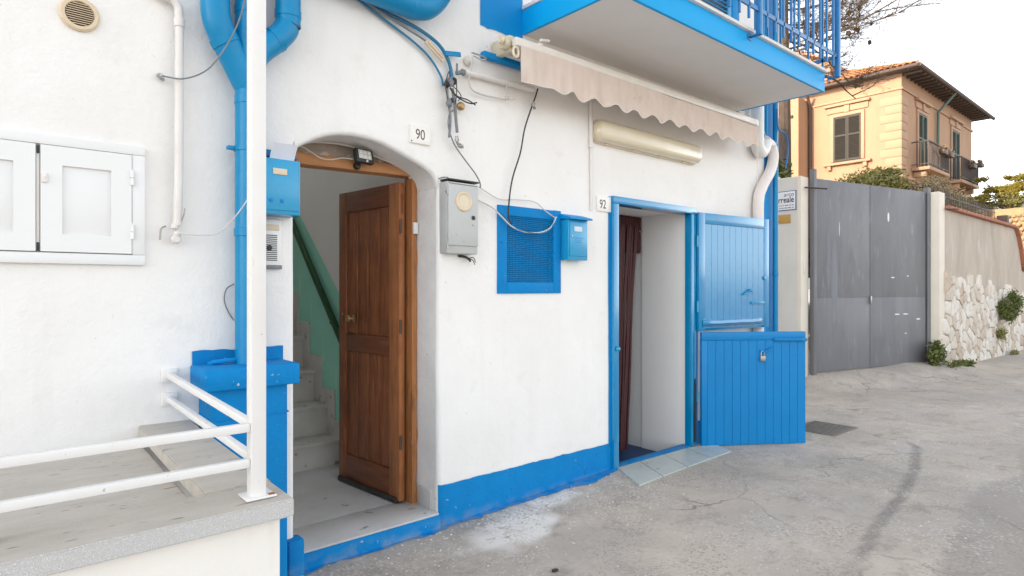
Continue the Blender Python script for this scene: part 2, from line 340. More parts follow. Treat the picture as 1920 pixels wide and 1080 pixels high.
def road_material():
    m = bpy.data.materials.new('road_concrete'); m.use_nodes = True; n = m.node_tree.nodes; l = m.node_tree.links; b = n["Principled BSDF"]
    g = n.new("ShaderNodeNewGeometry"); pos = g.outputs['Position']
    def noise(s, d=6, r=.6, off=0, st=(1, 1, 1)):
        mp = n.new("ShaderNodeMapping"); mp.inputs['Location'].default_value = (off, off*2, 0); mp.inputs['Scale'].default_value = st; l.new(pos, mp.inputs[0])
        t = n.new("ShaderNodeTexNoise"); t.inputs['Scale'].default_value = s; t.inputs['Detail'].default_value = d; t.inputs['Roughness'].default_value = r
        l.new(mp.outputs[0], t.inputs[0]); return t.outputs[0]
    def ramp(v, a, bb, o=1.0):
        r = n.new("ShaderNodeMapRange"); r.inputs[1].default_value = a; r.inputs[2].default_value = bb; r.inputs[4].default_value = o; l.new(v, r.inputs[0]); return r.outputs[0]
    def mix(f, a, c):
        x = n.new("ShaderNodeMix"); x.data_type = 'RGBA'; l.new(f, x.inputs[0])
        if isinstance(a, tuple): x.inputs[6].default_value = (*a, 1)
        else: l.new(a, x.inputs[6])
        x.inputs[7].default_value = (*c, 1); return x.outputs[2]
    def mul(a, c):
        x = n.new("ShaderNodeMath"); x.operation = 'MULTIPLY'; l.new(a, x.inputs[0])
        if isinstance(c, float): x.inputs[1].default_value = c
        else: l.new(c, x.inputs[1])
        x.use_clamp = True; return x.outputs[0]
    c = mix(ramp(noise(1.3, 9, .7), .38, .62), (.55,.485,.415), (.43,.38,.325))
    c = mix(ramp(noise(.7, 6, .6, 5), .48, .64, .6), c, (.44,.415,.395))
    c = mix(ramp(noise(3.5, 8, .72, 9), .52, .66, .75), c, (.28,.25,.22))
    c = mix(ramp(noise(6, 8, .7, 11, (1, 2.2, 1)), .57, .67, .6), c, (.53,.475,.41))
    c = mix(ramp(noise(.45, 7, .72, 41), .47, .60, .55), c, (.34,.31,.275))
    c = mix(ramp(noise(1.9, 8, .75, 51), .55, .64, .5), c, (.58,.53,.47))
    c = mix(ramp(noise(24, 5, .6, 2), .58, .70, .45), c, (.27,.255,.24))
    c = mix(ramp(noise(60, 3, .6, 3), .67, .71, .75), c, (.66,.64,.61))
    at = n.new("ShaderNodeAttribute"); at.attribute_name = 'stain'; sp = n.new("ShaderNodeSeparateColor"); l.new(at.outputs['Color'], sp.inputs[0])
    c = mix(mul(sp.outputs[2], .5), c, (.29,.26,.235))
    c = mix(mul(mul(sp.outputs[2], 1.0), ramp(noise(30, 5, .7, 4), .5, .65, .8)), c, (.35,.33,.305))
    c = mix(mul(sp.outputs[1], mul(ramp(noise(30, 4, .6, 8), .25, .5), .75)), c, (.17,.155,.145))
    c = mix(mul(sp.outputs[0], ramp(noise(13, 6, .7, 8), .30, .46)), c, (.74,.715,.68))
    # coarse aggregate showing through the worn surface
    vv = n.new("ShaderNodeTexVoronoi"); vv.inputs['Scale'].default_value = 85; l.new(pos, vv.inputs['Vector'])
    sc2 = n.new("ShaderNodeSeparateColor"); l.new(vv.outputs['Color'], sc2.inputs[0])
    c = mix(mul(ramp(sc2.outputs[0], .72, .80, .55), ramp(noise(2.2, 4, .6, 14), .45, .6)), c, (.25,.225,.20))
    c = mix(mul(ramp(sc2.outputs[1], .86, .92, .6), ramp(noise(1.7, 4, .6, 24), .42, .6)), c, (.68,.63,.57))
    # hairline cracks
    v = n.new("ShaderNodeTexVoronoi"); v.feature = 'DISTANCE_TO_EDGE'; v.inputs['Scale'].default_value = .62
    mp = n.new("ShaderNodeVectorMath"); mp.operation = 'MULTIPLY_ADD'; tn = n.new("ShaderNodeTexNoise"); tn.inputs['Scale'].default_value = 2.2; tn.inputs['Detail'].default_value = 8
    l.new(pos, tn.inputs[0]); l.new(tn.outputs['Color'], mp.inputs[0]); mp.inputs[1].default_value = (.5, .5, .5); l.new(pos, mp.inputs[2]); l.new(mp.outputs[0], v.inputs['Vector'])
    c = mix(mul(ramp(v.outputs['Distance'], .009, .002, 1.0), ramp(noise(.9, 2, .5, 31), .45, .6, .8)), c, (.20,.185,.17))
    l.new(c, b.inputs['Base Color']); b.inputs['Roughness'].default_value = .82
    bp = n.new("ShaderNodeBump"); bp.inputs['Strength'].default_value = .55; bp.inputs['Distance'].default_value = .012
    ad = n.new("ShaderNodeMath"); ad.operation = 'ADD'; l.new(noise(9, 8, .7, 1), ad.inputs[0]); l.new(mul(noise(70, 5, .7, 6), .35), ad.inputs[1])
    l.new(ad.outputs[0], bp.inputs['Height']); l.new(bp.outputs[0], b.inputs['Normal'])
    return m
me.materials.append(road_material())

# ------------------------------------------------------------------ the white and blue house
house = root('white_house', (1.2, FY, 0), 'white rendered house with bright blue trim, arched doorway 90 and stable door 92', 'house')
H0 = -.25; HT = 8.2; HX0 = -26.0; HX1 = 6.605; HY1 = 10.5
A_X = np.array([1.27,1.33,1.40,1.47,1.53,1.60,1.67,1.73,1.80,1.87,1.94,2.02,2.08,2.13,2.16,2.18])
A_Z = np.array([2.182,2.222,2.262,2.289,2.303,2.311,2.310,2.305,2.292,2.270,2.245,2.216,2.192,2.165,2.135,2.075])
def arch(x): return float(np.interp(x, A_X, A_Z))
D0, D1 = 1.27, 2.18
def undul(x, z): return .006*nz(x, z, 0, 1.1) + .003*nz(x, z, 4, 3.2) + .0012*nz(x, z, 8, 11)
RD = .028
def fy(x, z):
    y = FY + undul(x, z); d = 9
    if D0 < x < D1: d = max(0, z-arch(x))
    elif x >= D1: d = x-D1 if z < 2.075 else math.hypot(x-D1, z-2.075)
    else: d = D0-x if z < 2.182 else math.hypot(D0-x, z-2.182)
    if d < RD: y += RD - math.sqrt(max(0, RD*RD-(RD-d)**2))
    return y
b = B()
def arr(a, c, st=.05, dl=False, dr=False):
    L = list(np.linspace(a, c, max(2, int(round((c-a)/st))+1)))
    if dl: L = L[:1] + [a+t for t in (.002,.005,.010,.017,.025) if a+t < L[1]] + L[1:]
    if dr: L = L[:-1] + [c-t for t in (.025,.017,.010,.005,.002) if c-t > L[-2]] + L[-1:]
    return L
def patchw(X, zlo, zhi, nz_, dense_lo=False):
    def zz(i, j):
        a = zlo(X[i]) if callable(zlo) else zlo
        T = TT[j]; return a + T if False else a + (zhi-a)*T
    TT = list(np.linspace(0, 1, nz_))
    if dense_lo:
        hgt = zhi-2.25; TT = [0] + [t/hgt for t in (.002,.005,.010,.017,.026)] + [t for t in TT[1:]]
    b.grid(lambda i, j: (X[i], fy(X[i], zz(i, j)), zz(i, j)), len(X), len(TT))
G0, G1, GZ0, GZ1 = 2.715, 3.195, 1.475, 1.96
W0, W1, WZ = 3.88, 4.96, 2.145
patchw([HX0, -14, -8, -4, -2] + arr(-1, D0, .06, dr=True), H0, HT, 110)
patchw(arr(D0, D1, .02), arch, HT, 70, True)
patchw(arr(D1, G0, .04, dl=True), H0, HT, 110)
patchw(arr(G0, G1, .06), H0, GZ0, 30); patchw(arr(G0, G1, .06), GZ1, HT, 60)
patchw(arr(G1, W0, .06), H0, HT, 110)
patchw(arr(W0, W1, .06), WZ, HT, 60)
patchw(arr(W1, HX1, .06), H0, HT, 110)
wall = b.obj('wall', 'plaster', house, weld=False, ang=60)
# reveals of the arched doorway
b = B(); RY = 3.475
zs = list(np.linspace(H0, 2.075, 26))
b.grid(lambda i, j: (D1 + (.004*nz(zs[i], j*.3, 2, 5) if j > 1 else 0), [FY+RD+undul(D1, zs[i]), 3.30, 3.38, 3.47, 3.56][j], zs[i]), len(zs), 5)
zs2 = list(np.linspace(H0, 2.182, 26))
b.grid(lambda i, j: (D0 - (.004*nz(zs2[i], j*.3, 6, 5) if j > 1 else 0), [FY+RD+undul(D0, zs2[i]), 3.30, 3.38, 3.47, 3.56][j], zs2[i]), len(zs2), 5)
ax = arr(D0, D1, .02)
b.grid(lambda i, j: (ax[i], [FY+RD+undul(ax[i], arch(ax[i])), 3.30, 3.39, 3.48][j], arch(ax[i]) + (.003*nz(ax[i], j, 1, 6) if j else 0)), len(ax), 4)
b.obj('door_reveal', 'plaster_rough', house)
b = B(); b.grid(lambda i, j: (ax[i], 3.468+.012*nz(ax[i], j*.1, 3, 8), 2.19 + (max(2.2, arch(ax[i])+.01)-2.19)*j/5), len(ax), 6)
b.obj('tympanum', 'tympanum_plaster', house)
# house shell (side, back, roof)
b = B(); b.box((HX1-.2, FY+.02, H0), (HX1-.001, HY1, HT)); b.obj('side_wall', 'plaster', house, smooth=False)
b = B(); b.box((HX0, HY1, H0), (HX1, HY1+.2, HT)); b.box((HX0-.2, FY, H0), (HX0, HY1+.2, HT)); b.obj('rear_wall', 'plaster', house, smooth=False)
b = B(); b.box((HX0-.3, FY-.25, HT), (-6.05, HY1+.3, HT+.15)); b.box((2.3, FY-.25, HT), (HX1+.2, HY1+.3, HT+.15)); b.box((-6.05, FY-.25, HT), (2.3, 4.25, HT+.15)); b.box((-6.05, 10.15, HT), (2.3, HY1+.3, HT+.15)); b.obj('roof', 'roof_tile', house, smooth=False)  # roof left open above an added, unseen courtyard to bring daylight onto the stairs
# blue plinth strip with a hand-painted wavy edge, sheet proud of the wall
def painted(name, X, zlo, zhi, m='blue_plinth', off=.004, nzr=6, parent=house, wob=.006, lab=None):
    b = B()
    def f(i, j):
        x = X[i]; a = zlo(x) if callable(zlo) else zlo; c = zhi(x) if callable(zhi) else zhi
        c += wob*nz(x, 7, 1, 9) + wob*.6*nz(x, 2, 5, 30); z = a+(c-a)*j/(nzr-1)
        return (x, fy(x, z)-off, z)
    b.grid(f, len(X), nzr); return b.obj(name, m, parent, ang=60, label=lab)
painted('plinth', arr(D1+.004, 3.845, .02), -.2, lambda x: .214)
painted('plinth', arr(5.04, HX1, .03), -.2, lambda x: .214)
painted('corner_band', arr(6.33, HX1-.002, .03), -.2, HT, nzr=60, wob=0, m='blue_paint')
painted('painted_band', arr(2.51, 2.885, .03), lambda x: 3.18+.01*nz(x, 0, 0, 20), HT, nzr=40, wob=0, m='blue_paint', lab='deep blue painted strip above the awning crank')
# doorstep riser of door 90
b = B(); b.box((D0-.03, 3.20, -.2), (D1+.006, 3.30, .036), .003); b.obj('door_riser', 'blue_plinth', house)
b = B(); b.box((D0-.05, 3.165, -.2), (D0+.035, 3.262, .135), .012); b.obj('door_foot', 'blue_plinth', house)
b = B(); b.box((D1-.012, 3.29, .04), (D1+.006, 3.44, .17), .002); b.obj('marble_skirting', 'marble', house)
# hall behind the arched door, plus an added unseen light well over the stairs
b = B(); b.box((D0-.0, 3.208, .0365), (D1-.0015, 3.5595, .050), .003); b.box((1.0, 3.56, .036), (2.3, 4.66, .050)); b.obj('hall_floor', 'marble', house)
b = B()
b.box((2.21, 3.56, -.1), (2.30, 10.2, HT)); b.box((.95, 3.56, -.1), (1.05, 8.2, 4.2)); b.box((.95, 8.2, -.1), (2.3, 8.3, 4.2)); b.box((-6.0, 10.1, 4.2), (2.3, 10.2, HT)); b.box((-6.1, 4.2, 4.2), (-6.0, 10.2, HT)); b.box((-6.1, 4.3, 4.1), (1.0499, 10.2, 4.199)); b.box((1.05, 8.3, 4.1), (2.3, 10.2, 4.199)); b.box((.95, 3.50, 4.2), (2.3, 4.3, 4.3)); b.box((-6.1, 4.2, 4.3), (2.3, 4.3, HT))  # upper boxes form the added courtyard, unseen, bouncing daylight down the stairwell
b.box((2.181, 3.545, -.1), (2.30, 3.56, 2.2)); b.box((1.0, 3.545, -.1), (1.269, 3.56, 2.2)); b.box((1.0, 3.49, 2.2), (2.3, 3.56, 4.2))
b.obj('hall_and_lightwell_wall', 'house_inside', house, smooth=False)
noses = [(4.62, .25), (4.87, .487), (5.12, .745), (5.37, 1.02), (5.62, 1.28), (5.87, 1.54), (6.12, 1.80), (6.37, 2.06), (6.62, 2.32), (6.87, 2.58)]
prev = .05
stair = B().box((1.051, 7.1, -.1), (2.209, 7.25, 2.5)).obj('staircase', 'marble_step', house)
for (y, z) in noses:
    B().box((1.052, y, prev), (2.208, y+.3, z-.028)).box((1.052, y-.018, z-.028), (2.208, y+.30, z), .004).obj('step', 'marble_step', stair); prev = z
for k, (y, z) in enumerate(noses[:8]):
    lo = .05 if k == 0 else noses[k-1][1]
    B().box((2.192, y-.13 if k else y-.35, lo), (2.2085, y+.12, z+.13), .002).obj('skirting', 'marble_step', stair)
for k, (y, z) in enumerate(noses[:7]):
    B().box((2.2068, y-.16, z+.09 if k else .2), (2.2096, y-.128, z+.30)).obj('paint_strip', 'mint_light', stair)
b = B(); b.poly([(2.2085, 3.57, .05), (2.2085, 8.19, .05), (2.2085, 8.19, 4.19), (2.2085, 7.75, 4.19), (2.2085, 5.57, 2.19), (2.2085, 4.55, 1.30), (2.2085, 3.57, 1.25)])
b.obj('dado', 'mint', house, smooth=False)
hr = B().bar((2.165, 4.3, .80), (2.165, 6.6, 3.10), .035, .055, .006).obj('handrail', 'green_rail', house)
for y in (4.75, 5.6, 6.3):
    z = .80+(y-4.3); B().tube([(2.208, y, z-.09), (2.17, y, z-.09), (2.165, y, z-.02)], .007).obj('bracket', 'green_rail', hr)

# wooden frame, lintel beam and the open brown door
b = B()
zz = np.linspace(.05, 2.165, 30)
V = []
b.grid(lambda i, j: ([2.134+.002*nz(zz[i], 1, 0, 9), 2.134+.002*nz(zz[i], 1, 0, 9), 2.172+.012*nz(zz[i], 0, 0, 7), 2.178][j], [3.545, 3.452+.003*nz(zz[i], 3, 0, 6), 3.456, 3.545][j], zz[i]), len(zz), 4)
b.box((D0+.001, 3.452, .05), (D0+.04, 3.545, 2.16), .004)
fr = b.obj('door_frame', 'wood_orange', house)
B().box((2.138, 3.435, 1.80), (2.172, 3.453, 1.875), .003).obj('latch_plate', 'white_panel', fr)
b = B()
bx = np.linspace(D0+.002, D1-.004, 24)
def beamz(i, j):
    x = bx[i]; w1 = .006*nz(x, 0, 1, 7); zl = 2.155+.018*(x-D0)+w1*.5; zh = 2.222+.010*(x-D0)+w1+.004*nz(x, 0, 5, 20)
    return [(x, 3.55, zl), (x, 3.445+w1*.5, zl), (x, 3.438+w1, zl+.012), (x, 3.440+w1, zh-.012), (x, 3.448, zh), (x, 3.55, zh)][j]
b.grid(beamz, 24, 6); b.obj('lintel_beam', 'wood_beam', house)
# leaf: hinge at (2.095,3.50), far edge (2.02,4.235)
HP = Vector((2.088, 3.50, 0)); FP = Vector((2.02, 4.235, 0)); LD = (FP-HP).normalized(); LW = (FP-HP).length; LN = Vector((-LD.y, LD.x, 0))   # LN faces -X
Z0, Z1 = .068, 2.135
def LM(): 
    return Matrix(((LD.x, LN.x, 0, HP.x), (LD.y, LN.y, 0, HP.y), (0, 0, 1, 0), (0, 0, 0, 1)))
LMM = LM(); 
S_ = .095; TH = .042
b = B()
b.box((LW-S_, -TH/2, Z0), (LW, TH/2, Z1), .003, LMM)
leaf = b.obj('wooden_door', 'wood_dark', house, label='varnished brown plank door standing open into the hall')
B().box((0, -TH/2, Z0), (S_+.02, TH/2, Z1), .003, LMM).obj('hinge_stile', 'wood_mid', leaf)
for (a, c) in ((Z0+.001, .26), (1.00, 1.125), (1.99, Z1-.001)):
    B().box((S_+.021, -TH/2+.001, a), (LW-S_-.001, TH/2-.001, c), .003, LMM).obj('rail', 'wood_rail', leaf)
nb = 4; pw = (LW-2*S_-.022)/nb
for (a, c) in ((.261, .999), (1.126, 1.989)):
    for k in range(nb):
        x0 = S_+.021+k*pw
        B().box((x0+.0025, -.011, a), (x0+pw-.0025, .011, c), .004, LMM).obj('board', 'wood_dark', leaf)
        if k: B().box((x0-.006, -.016, a), (x0+.006, .016, c), .003, LMM).obj('batten', 'wood_dark', leaf)
B().box((0.02, TH/2+.001, Z0-.012), (LW-.01, TH/2+.016, Z0+.022), .003, LMM).obj('draught_strip', 'dark', leaf)
kc = LMM @ Vector((LW-.20, TH/2, 1.235))
B().lathe([(.028, 0), (.030, -.004), (.012, -.010), (.010, -.03), (.026, -.04), (.024, -.055), (.010, -.060)], kc, 'x', 16).obj('knob', 'brass', leaf)
kc = LMM @ Vector((LW-.045, TH/2, 1.26)); B().lathe([(.012, 0), (.013, -.003), (.008, -.006)], kc, 'x', 12).obj('keyhole_plate', 'brass', leaf)
B().box((-.0015, -.010, 1.93), (.001, .010, 2.06), .0, LMM).obj('mortise', 'wood_dark', leaf)
for z in (.45, 1.2, 1.85): B().tube([LMM @ Vector((-.008, TH/2-.004, z-.045)), LMM @ Vector((-.008, TH/2-.004, z+.045))], .009).obj('hinge', 'rust_pipe', leaf)

# ---- vestibule of door 92
b = B()
b.box((4.945, 3.263, -.3), (5.05, 3.76, 2.3)); b.box((4.962, 3.76, -.3), (5.05, 6.2, 2.3)); b.box((3.0, 3.245, 2.146), (5.05, 6.2, 2.3)); b.box((3.8, 3.245, -.3), (3.875, 3.7, 2.146)); b.box((3.0, 6.2, -.3), (5.05, 6.3, 2.3)); b.box((2.95, 3.6, -.3), (3.05, 6.2, 2.3)); b.box((3.0, 3.6, -.3), (3.8, 3.7, 2.146))
b.obj('vestibule_wall', 'house_inside', house, smooth=False)
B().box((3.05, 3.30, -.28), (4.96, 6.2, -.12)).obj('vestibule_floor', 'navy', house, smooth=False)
B().box((3.88, 3.205, -.2), (4.955, 3.30, .006), .004).obj('door_sill', 'blue_plinth', house)
df = B().box((3.83, 3.185, -.1), (3.895, 3.31, 2.125), .004).box((3.83, 3.188, 2.127), (5.01, 3.31, 2.185), .004).box((4.93, 3.190, .0), (5.0, 3.262, 2.125), .004).obj('door_frame', 'blue_gloss', house)
painted('painted_border', arr(5.0, 5.075, .02), -.2, 2.15, nzr=20, wob=0, m='blue_paint')
painted('painted_border', arr(3.80, 3.845, .02), -.2, 2.18, nzr=20, wob=0, m='blue_paint')
for z in (1.88, 1.28, .45): B().tube([(5.006, 3.176, z-.05), (5.006, 3.176, z+.05)], .009).obj('hinge', 'blue_box', df)
B().ball((3.865, 3.172, .965), .02, 2).obj('bolt_keep', 'blue_box', df)
B().prism([(4.962, .04), (4.985, .05), (4.983, .40), (4.975, .62), (4.968, .60), (4.958, .30)], 'y', 3.176, 3.189).obj('weather_strip', 'dark', df)
def stable_leaf(hinge, end, z0, z1, m, nbd, name, label, lower):
    h = Vector(hinge); e = Vector(end); d = (e-h).normalized(); Lh = (e-h).length; n = Vector((d.y, -d.x, 0))   # n faces the street
    X = Matrix(((d.x, n.x, 0, h.x), (d.y, n.y, 0, h.y), (0, 0, 1, 0), (0, 0, 0, 1)))
    st = .09; b = B()
    b.box((0, -.04, z0), (Lh, -.012, z1), .002, X)
    leaf = b.obj(name, m, house, label=label)
    top = .10
    if not lower:
        B().box((0, -.0118, z0), (st, .0, z1), .003, X).obj('stile', m, leaf); B().box((Lh-st+.01, -.0118, z0), (Lh, .0, z1), .003, X).obj('stile', m, leaf)
        B().box((st+.0005, -.0118, z1-top), (Lh-st+.0095, -.0003, z1), .003, X).obj('rail', m, leaf)
        xa, xb, zb, zt = st+.001, Lh-st+.009, z0+.02, z1-top-.002
    else:
        B().box((0, -.0118, z1-.075), (Lh, .0, z1), .004, X).obj('rail', m, leaf)
        B().box((0, -.0118, z0), (.055, -.0003, z1-.0755), .003, X).obj('stile', m, leaf)
        xa, xb, zb, zt = .056, Lh, z0, z1-.077
    pw = (xb-xa)/nbd
    for k in range(nbd):
        B().box((xa+k*pw+.0014, -.0118, zb), (xa+(k+1)*pw-.0014, -.003 + random.uniform(-.0006, .0006), zt), .0012, X).obj('board', m, leaf, ang=15)
    return leaf, X, Lh
up, UX, UL = stable_leaf((5.008, 3.165, 0), (6.075, 3.035, 0), 1.055, 2.145, 'blue_gloss', 10, 'stable_door_upper', 'upper half of the blue stable door, folded back flat', False)
b = B(); b.grid(lambda i, j: UX @ Vector((.05+(UL-.16)*i/20, [-.002, .030, .036, .022, -.002][j]*(1 if 0 < i < 20 else .2), 1.10+[.055, .045, .02, .0, -.01][j]+.004*nz(i, 0, 0, .3))), 21, 5)
b.obj('weather_bar', 'blue_gloss', up)
B().tube([UX @ Vector((.64, .012, 1.385)), UX @ Vector((.70, .02, 1.40)), UX @ Vector((.745, .02, 1.43)), UX @ Vector((.765, .012, 1.425))], .008).ball(UX @ Vector((.765, .008, 1.425)), .016, 2).obj('handle', 'blue_box', up)
B().box((.78, -.002, 1.29), (.98, .014, 1.315), .004, UX).tube([UX @ Vector((.80, .016, 1.31)), UX @ Vector((.90, .018, 1.31))], .006).obj('bolt', 'blue_box', up)
B().lathe([(.022, 0), (.020, -.006), (.012, -.009)], UX @ Vector((1.0, .002, 1.55)), 'y', 14).obj('lock', 'blue_box', up)
lo, LX, LL = stable_leaf((5.008, 3.135, 0), (5.845, 2.565, 0), .006, 1.045, 'blue_gloss_low', 12, 'stable_door_lower', 'lower half of the blue stable door, swung out over the road', True)
B().box((LL-.32, .0005, .955), (LL+.008, .018, .985), .005, LX).tube([LX @ Vector((LL-.31, .020, .97)), LX @ Vector((LL-.05, .020, .97))], .008).obj('bolt', 'blue_gloss_low', lo)
B().tube([LX @ Vector((.56, .006, .875)), LX @ Vector((.60, .016, .86)), LX @ Vector((.68, .014, .905))], .008).obj('hasp', 'blue_gloss_low', lo)
pk_ = B().box((.555, .006, .775), (.605, .026, .825), .006, LX).tube([LX @ Vector((.565, .016, .825)), LX @ Vector((.565, .016, .86)), LX @ Vector((.58, .016, .872)), LX @ Vector((.595, .016, .86)), LX @ Vector((.595, .016, .825))], .004)
pk_.obj('padlock', 'metal', lo)

t = root('bead_curtain', (4.4, 3.72, 2.13), 'dark red fringe curtain gathered to the left inside doorway 92', 'curtain')
CY = 3.735
B().box((3.90, CY+.03, 1.79), (4.925, CY+.05, 2.142), .004).obj('pelmet', 'dark_red', t)
for k in range(46):
    u = k/45; xt = 3.90+1.01*u*.93; xb_ = 3.90+.78*u
    pts = [(xt+(xb_-xt)*(q/8)**.8+.006*math.sin(q*1.3+k), CY+.012*math.sin(k*.9)+.006*math.sin(k*2.1+q*.5), 2.05-2.13*q/8) for q in range(9)]
    B().tube(pts, .010+.004*(k % 3 == 0), 6).obj('strand', 'dark_red', t)
for k in range(34):
    x = 3.91+1.0*k/33; B().box((x-.013, CY+.018, 1.80), (x+.013, CY+.028+.006*(k % 2), 2.135), .003).obj('pelmet_fold', 'dark_red', t)
B().ball((4.895, CY+.0, 2.0), .012, 2, (2.2, 1, .7)).obj('rod_end', 'metal', t)

# ---- double cupboard shutter on the left wall
cup = B().box((-.36, 3.196, 2.045), (.577, 3.232, 2.085), .004).box((-.36, 3.196, 1.552), (.577, 3.232, 1.598), .004).box((.526, 3.196, 1.5985), (.577, 3.232, 2.0445), .004).box((-.36, 3.196, 1.5985), (-.31, 3.232, 2.0445), .004).box((-.31, 3.222, 1.5985), (.526, 3.232, 2.0445)).obj('meter_cupboard', 'white_panel', house, label='white double-door wall cupboard at the left edge')
def cdoor(x0, x1, px0, px1):
    b = B(); f0, f1, p = 3.192, 3.214, .0005
    X = [x0, px0, px1, x1]; Z = [1.602, 1.675, 1.963, 2.042]
    b.grid(lambda i, j: (X[i], f0, Z[j]), 4, 4, keep=lambda i, j: not (i == 1 and j == 1))
    for (q0, q1, u0, u1, y0_, y1_) in ((x0, x1, 1.602, 2.042, f0, f1), (px0, px1, 1.675, 1.963, f0, 3.204)):
        L_ = [(q0, u0), (q1, u0), (q1, u1), (q0, u1)]
        for k in range(4):
            a_, c_ = L_[k], L_[(k+1) % 4]; b.poly([(a_[0], y0_, a_[1]), (c_[0], y0_, c_[1]), (c_[0], y1_, c_[1]), (a_[0], y1_, a_[1])])
    b.box((px0-.003, 3.203, 1.672), (px1+.003, 3.2138, 1.966), .001)
    return b.obj('cupboard_door', 'white_panel', cup, weld=True)
cdoor(.200, .524, .273, .447); cdoor(-.306, .184, -.21, .113)
B().box((.186, 3.200, 1.605), (.198, 3.21, 2.04), .002).obj('astragal', 'pipe_white', cup)
for z in (1.62, 2.02): B().box((.1875, 3.196, z-.015), (.1965, 3.2, z+.018), .001).obj('catch', 'dark', cup)
B().box((.204, 3.182, 1.885), (.224, 3.192, 1.925), .004).lathe([(.005, 0), (.005, -.003), (.004, -.004)], (.214, 3.182, 1.909), 'y', 10).obj('lock', 'pipe_pink', cup)
for z in (1.94, 1.70):
    B().tube([(.526, 3.187, z-.033), (.526, 3.187, z-.001)], .007).tube([(.526, 3.187, z+.001), (.526, 3.187, z+.033)], .007).obj('hinge', 'white_panel', cup)

# ---- balcony
BX0, BX1, BY = 2.885, 5.785, 2.37
bal = B().box((BX0, BY+.02, 3.222), (BX1-.02, FY+.02, 3.383)).obj('balcony', 'under_slab', house, smooth=False, label='cantilevered balcony with pale underside')
B().box((BX0-.004, BY, 3.218), (BX1, BY+.022, 3.386), .003).obj('fascia', 'blue_fascia', bal)
B().box((BX0-.004, BY+.0225, 3.218), (BX0+.02, FY-.003, 3.386), .002).obj('fascia', 'blue_fascia', bal)
B().box((BX1-.022, BY+.0225, 3.218), (BX1, FY-.003, 3.386), .002).obj('fascia', 'blue_fascia', bal)
nm = 5
for k in range(nm):
    a = BX0-.015+(BX1+.03-BX0)*k/nm; c = BX0-.015+(BX1+.03-BX0)*(k+1)/nm
    B().box((a+.001, BY-.025, 3.388), (c-.001, FY-.01, 3.412), .003).obj('marble_slab', 'pipe_white', bal)
RYY = 2.29; RX = 5.862
B().bar((2.80, RYY, 3.532), (RX, RYY, 3.532), .016, .034, .002).obj('bottom_rail', 'blue_rail', bal)
B().bar((2.80, RYY, 4.38), (RX+.02, RYY, 4.38), .04, .03, .004).obj('top_rail', 'blue_rail', bal)
B().bar((RX, RYY+.02, 3.532), (RX, FY, 3.532), .016, .034, .002).obj('bottom_rail', 'blue_rail', bal)
B().bar((RX, RYY+.02, 4.38), (RX, FY, 4.38), .04, .03, .004).obj('top_rail', 'blue_rail', bal)
for x in (2.80, 4.436, RX):
    B().box((x-.02, RYY-.02, 3.345), (x+.02, RYY+.02, 4.365), .003).obj('post', 'blue_rail', bal)
    B().bar((x-.0, RYY, 3.352), (x-.0, BY+.0, 3.352), .03, .012, .002).box((x-.03, BY-.006, 3.33), (x+.03, BY-.0005, 3.372), .002).obj('post_bracket', 'blue_rail', bal)
B().bar((RX, RYY+.05, 3.36), (BX1, RYY+.35, 3.40), .012, .012).obj('post_bracket', 'blue_rail', bal)
x = 2.93
while x < 5.8:
    if abs(x-4.436) > .05: B().box((x-.008, RYY-.008, 3.43), (x+.008, RYY+.008, 4.365)).obj('baluster', 'blue_rail', bal, smooth=False)
    x += .135
y = RYY+.13
while y < 3.15:
    B().box((RX-.008, y-.008, 3.43), (RX+.008, y+.008, 4.365)).obj('baluster', 'blue_rail', bal, smooth=False); y += .13
# french door with blue shutters on the balcony
fd = B().box((4.10, 3.17, 3.42), (4.2, 3.23, 5.6), .004).box((5.62, 3.17, 3.42), (5.74, 3.23, 5.6), .004).box((4.2, 3.17, 5.5), (5.62, 3.23, 5.6), .004).box((4.2, 3.17, 3.415), (5.62, 3.23, 3.50), .004).obj('french_door', 'blue_paint', house)
for (a, c) in ((4.205, 4.905), (4.915, 5.615)):
    s = B().box((a, 3.180, 3.505), (a+.07, 3.215, 5.495), .003).box((c-.07, 3.180, 3.505), (c, 3.215, 5.495), .003).obj('shutter', 'shutter_blue', fd)
    z = 3.52
    b = B()
    while z < 5.45:
        b.box((a+.071, -.004, -.02), (c-.071, .004, .02), 0, Matrix.Translation((0, 3.197, z)) @ Matrix.Rotation(R(-35), 4, 'X')); z += .042
    b.obj('slat_panel', 'shutter_blue', fd, kind='stuff', smooth=False)

# ------------------------------------------------------------------ balcony flower pots
for i, (x, y, s_) in enumerate([(5.52, 2.62, 1.0), (5.30, 2.70, .9)]):
    t = root('flower_pot', (x, y, 3.412), ['terracotta pot of red flowers nearest the corner post of the balcony', 'smaller terracotta pot of red flowers behind the corner one on the balcony'][i], 'flower pot', 'flower pots on the balcony')
    B().lathe([(.045*s_, 0), (.062*s_, .09*s_), (.066*s_, .09*s_), (.066*s_, .105*s_), (.055*s_, .105*s_), (.05*s_, .09*s_)], (x, y, 3.412), 'z', 16).obj('pot', 'terracotta', t)
    b = B(); c = B()
    for k in range(90):
        p = Vector((random.gauss(0, .045), random.gauss(0, .045), .10*s_+abs(random.gauss(.05, .03)))) + Vector((x, y, 3.412))
        d = Vector((random.uniform(-1, 1), random.uniform(-1, 1), random.uniform(-.2, 1))).normalized()*.022; e = d.cross(Vector((random.random(), random.random(), 1))).normalized()*.012
        (c if k % 4 == 0 else b).poly([p-e, p+d*.5-e*.6, p+d, p+e])
    b.obj('leaves', 'leaf_green', t, kind='stuff'); c.obj('blossoms', 'petal', t, kind='stuff')

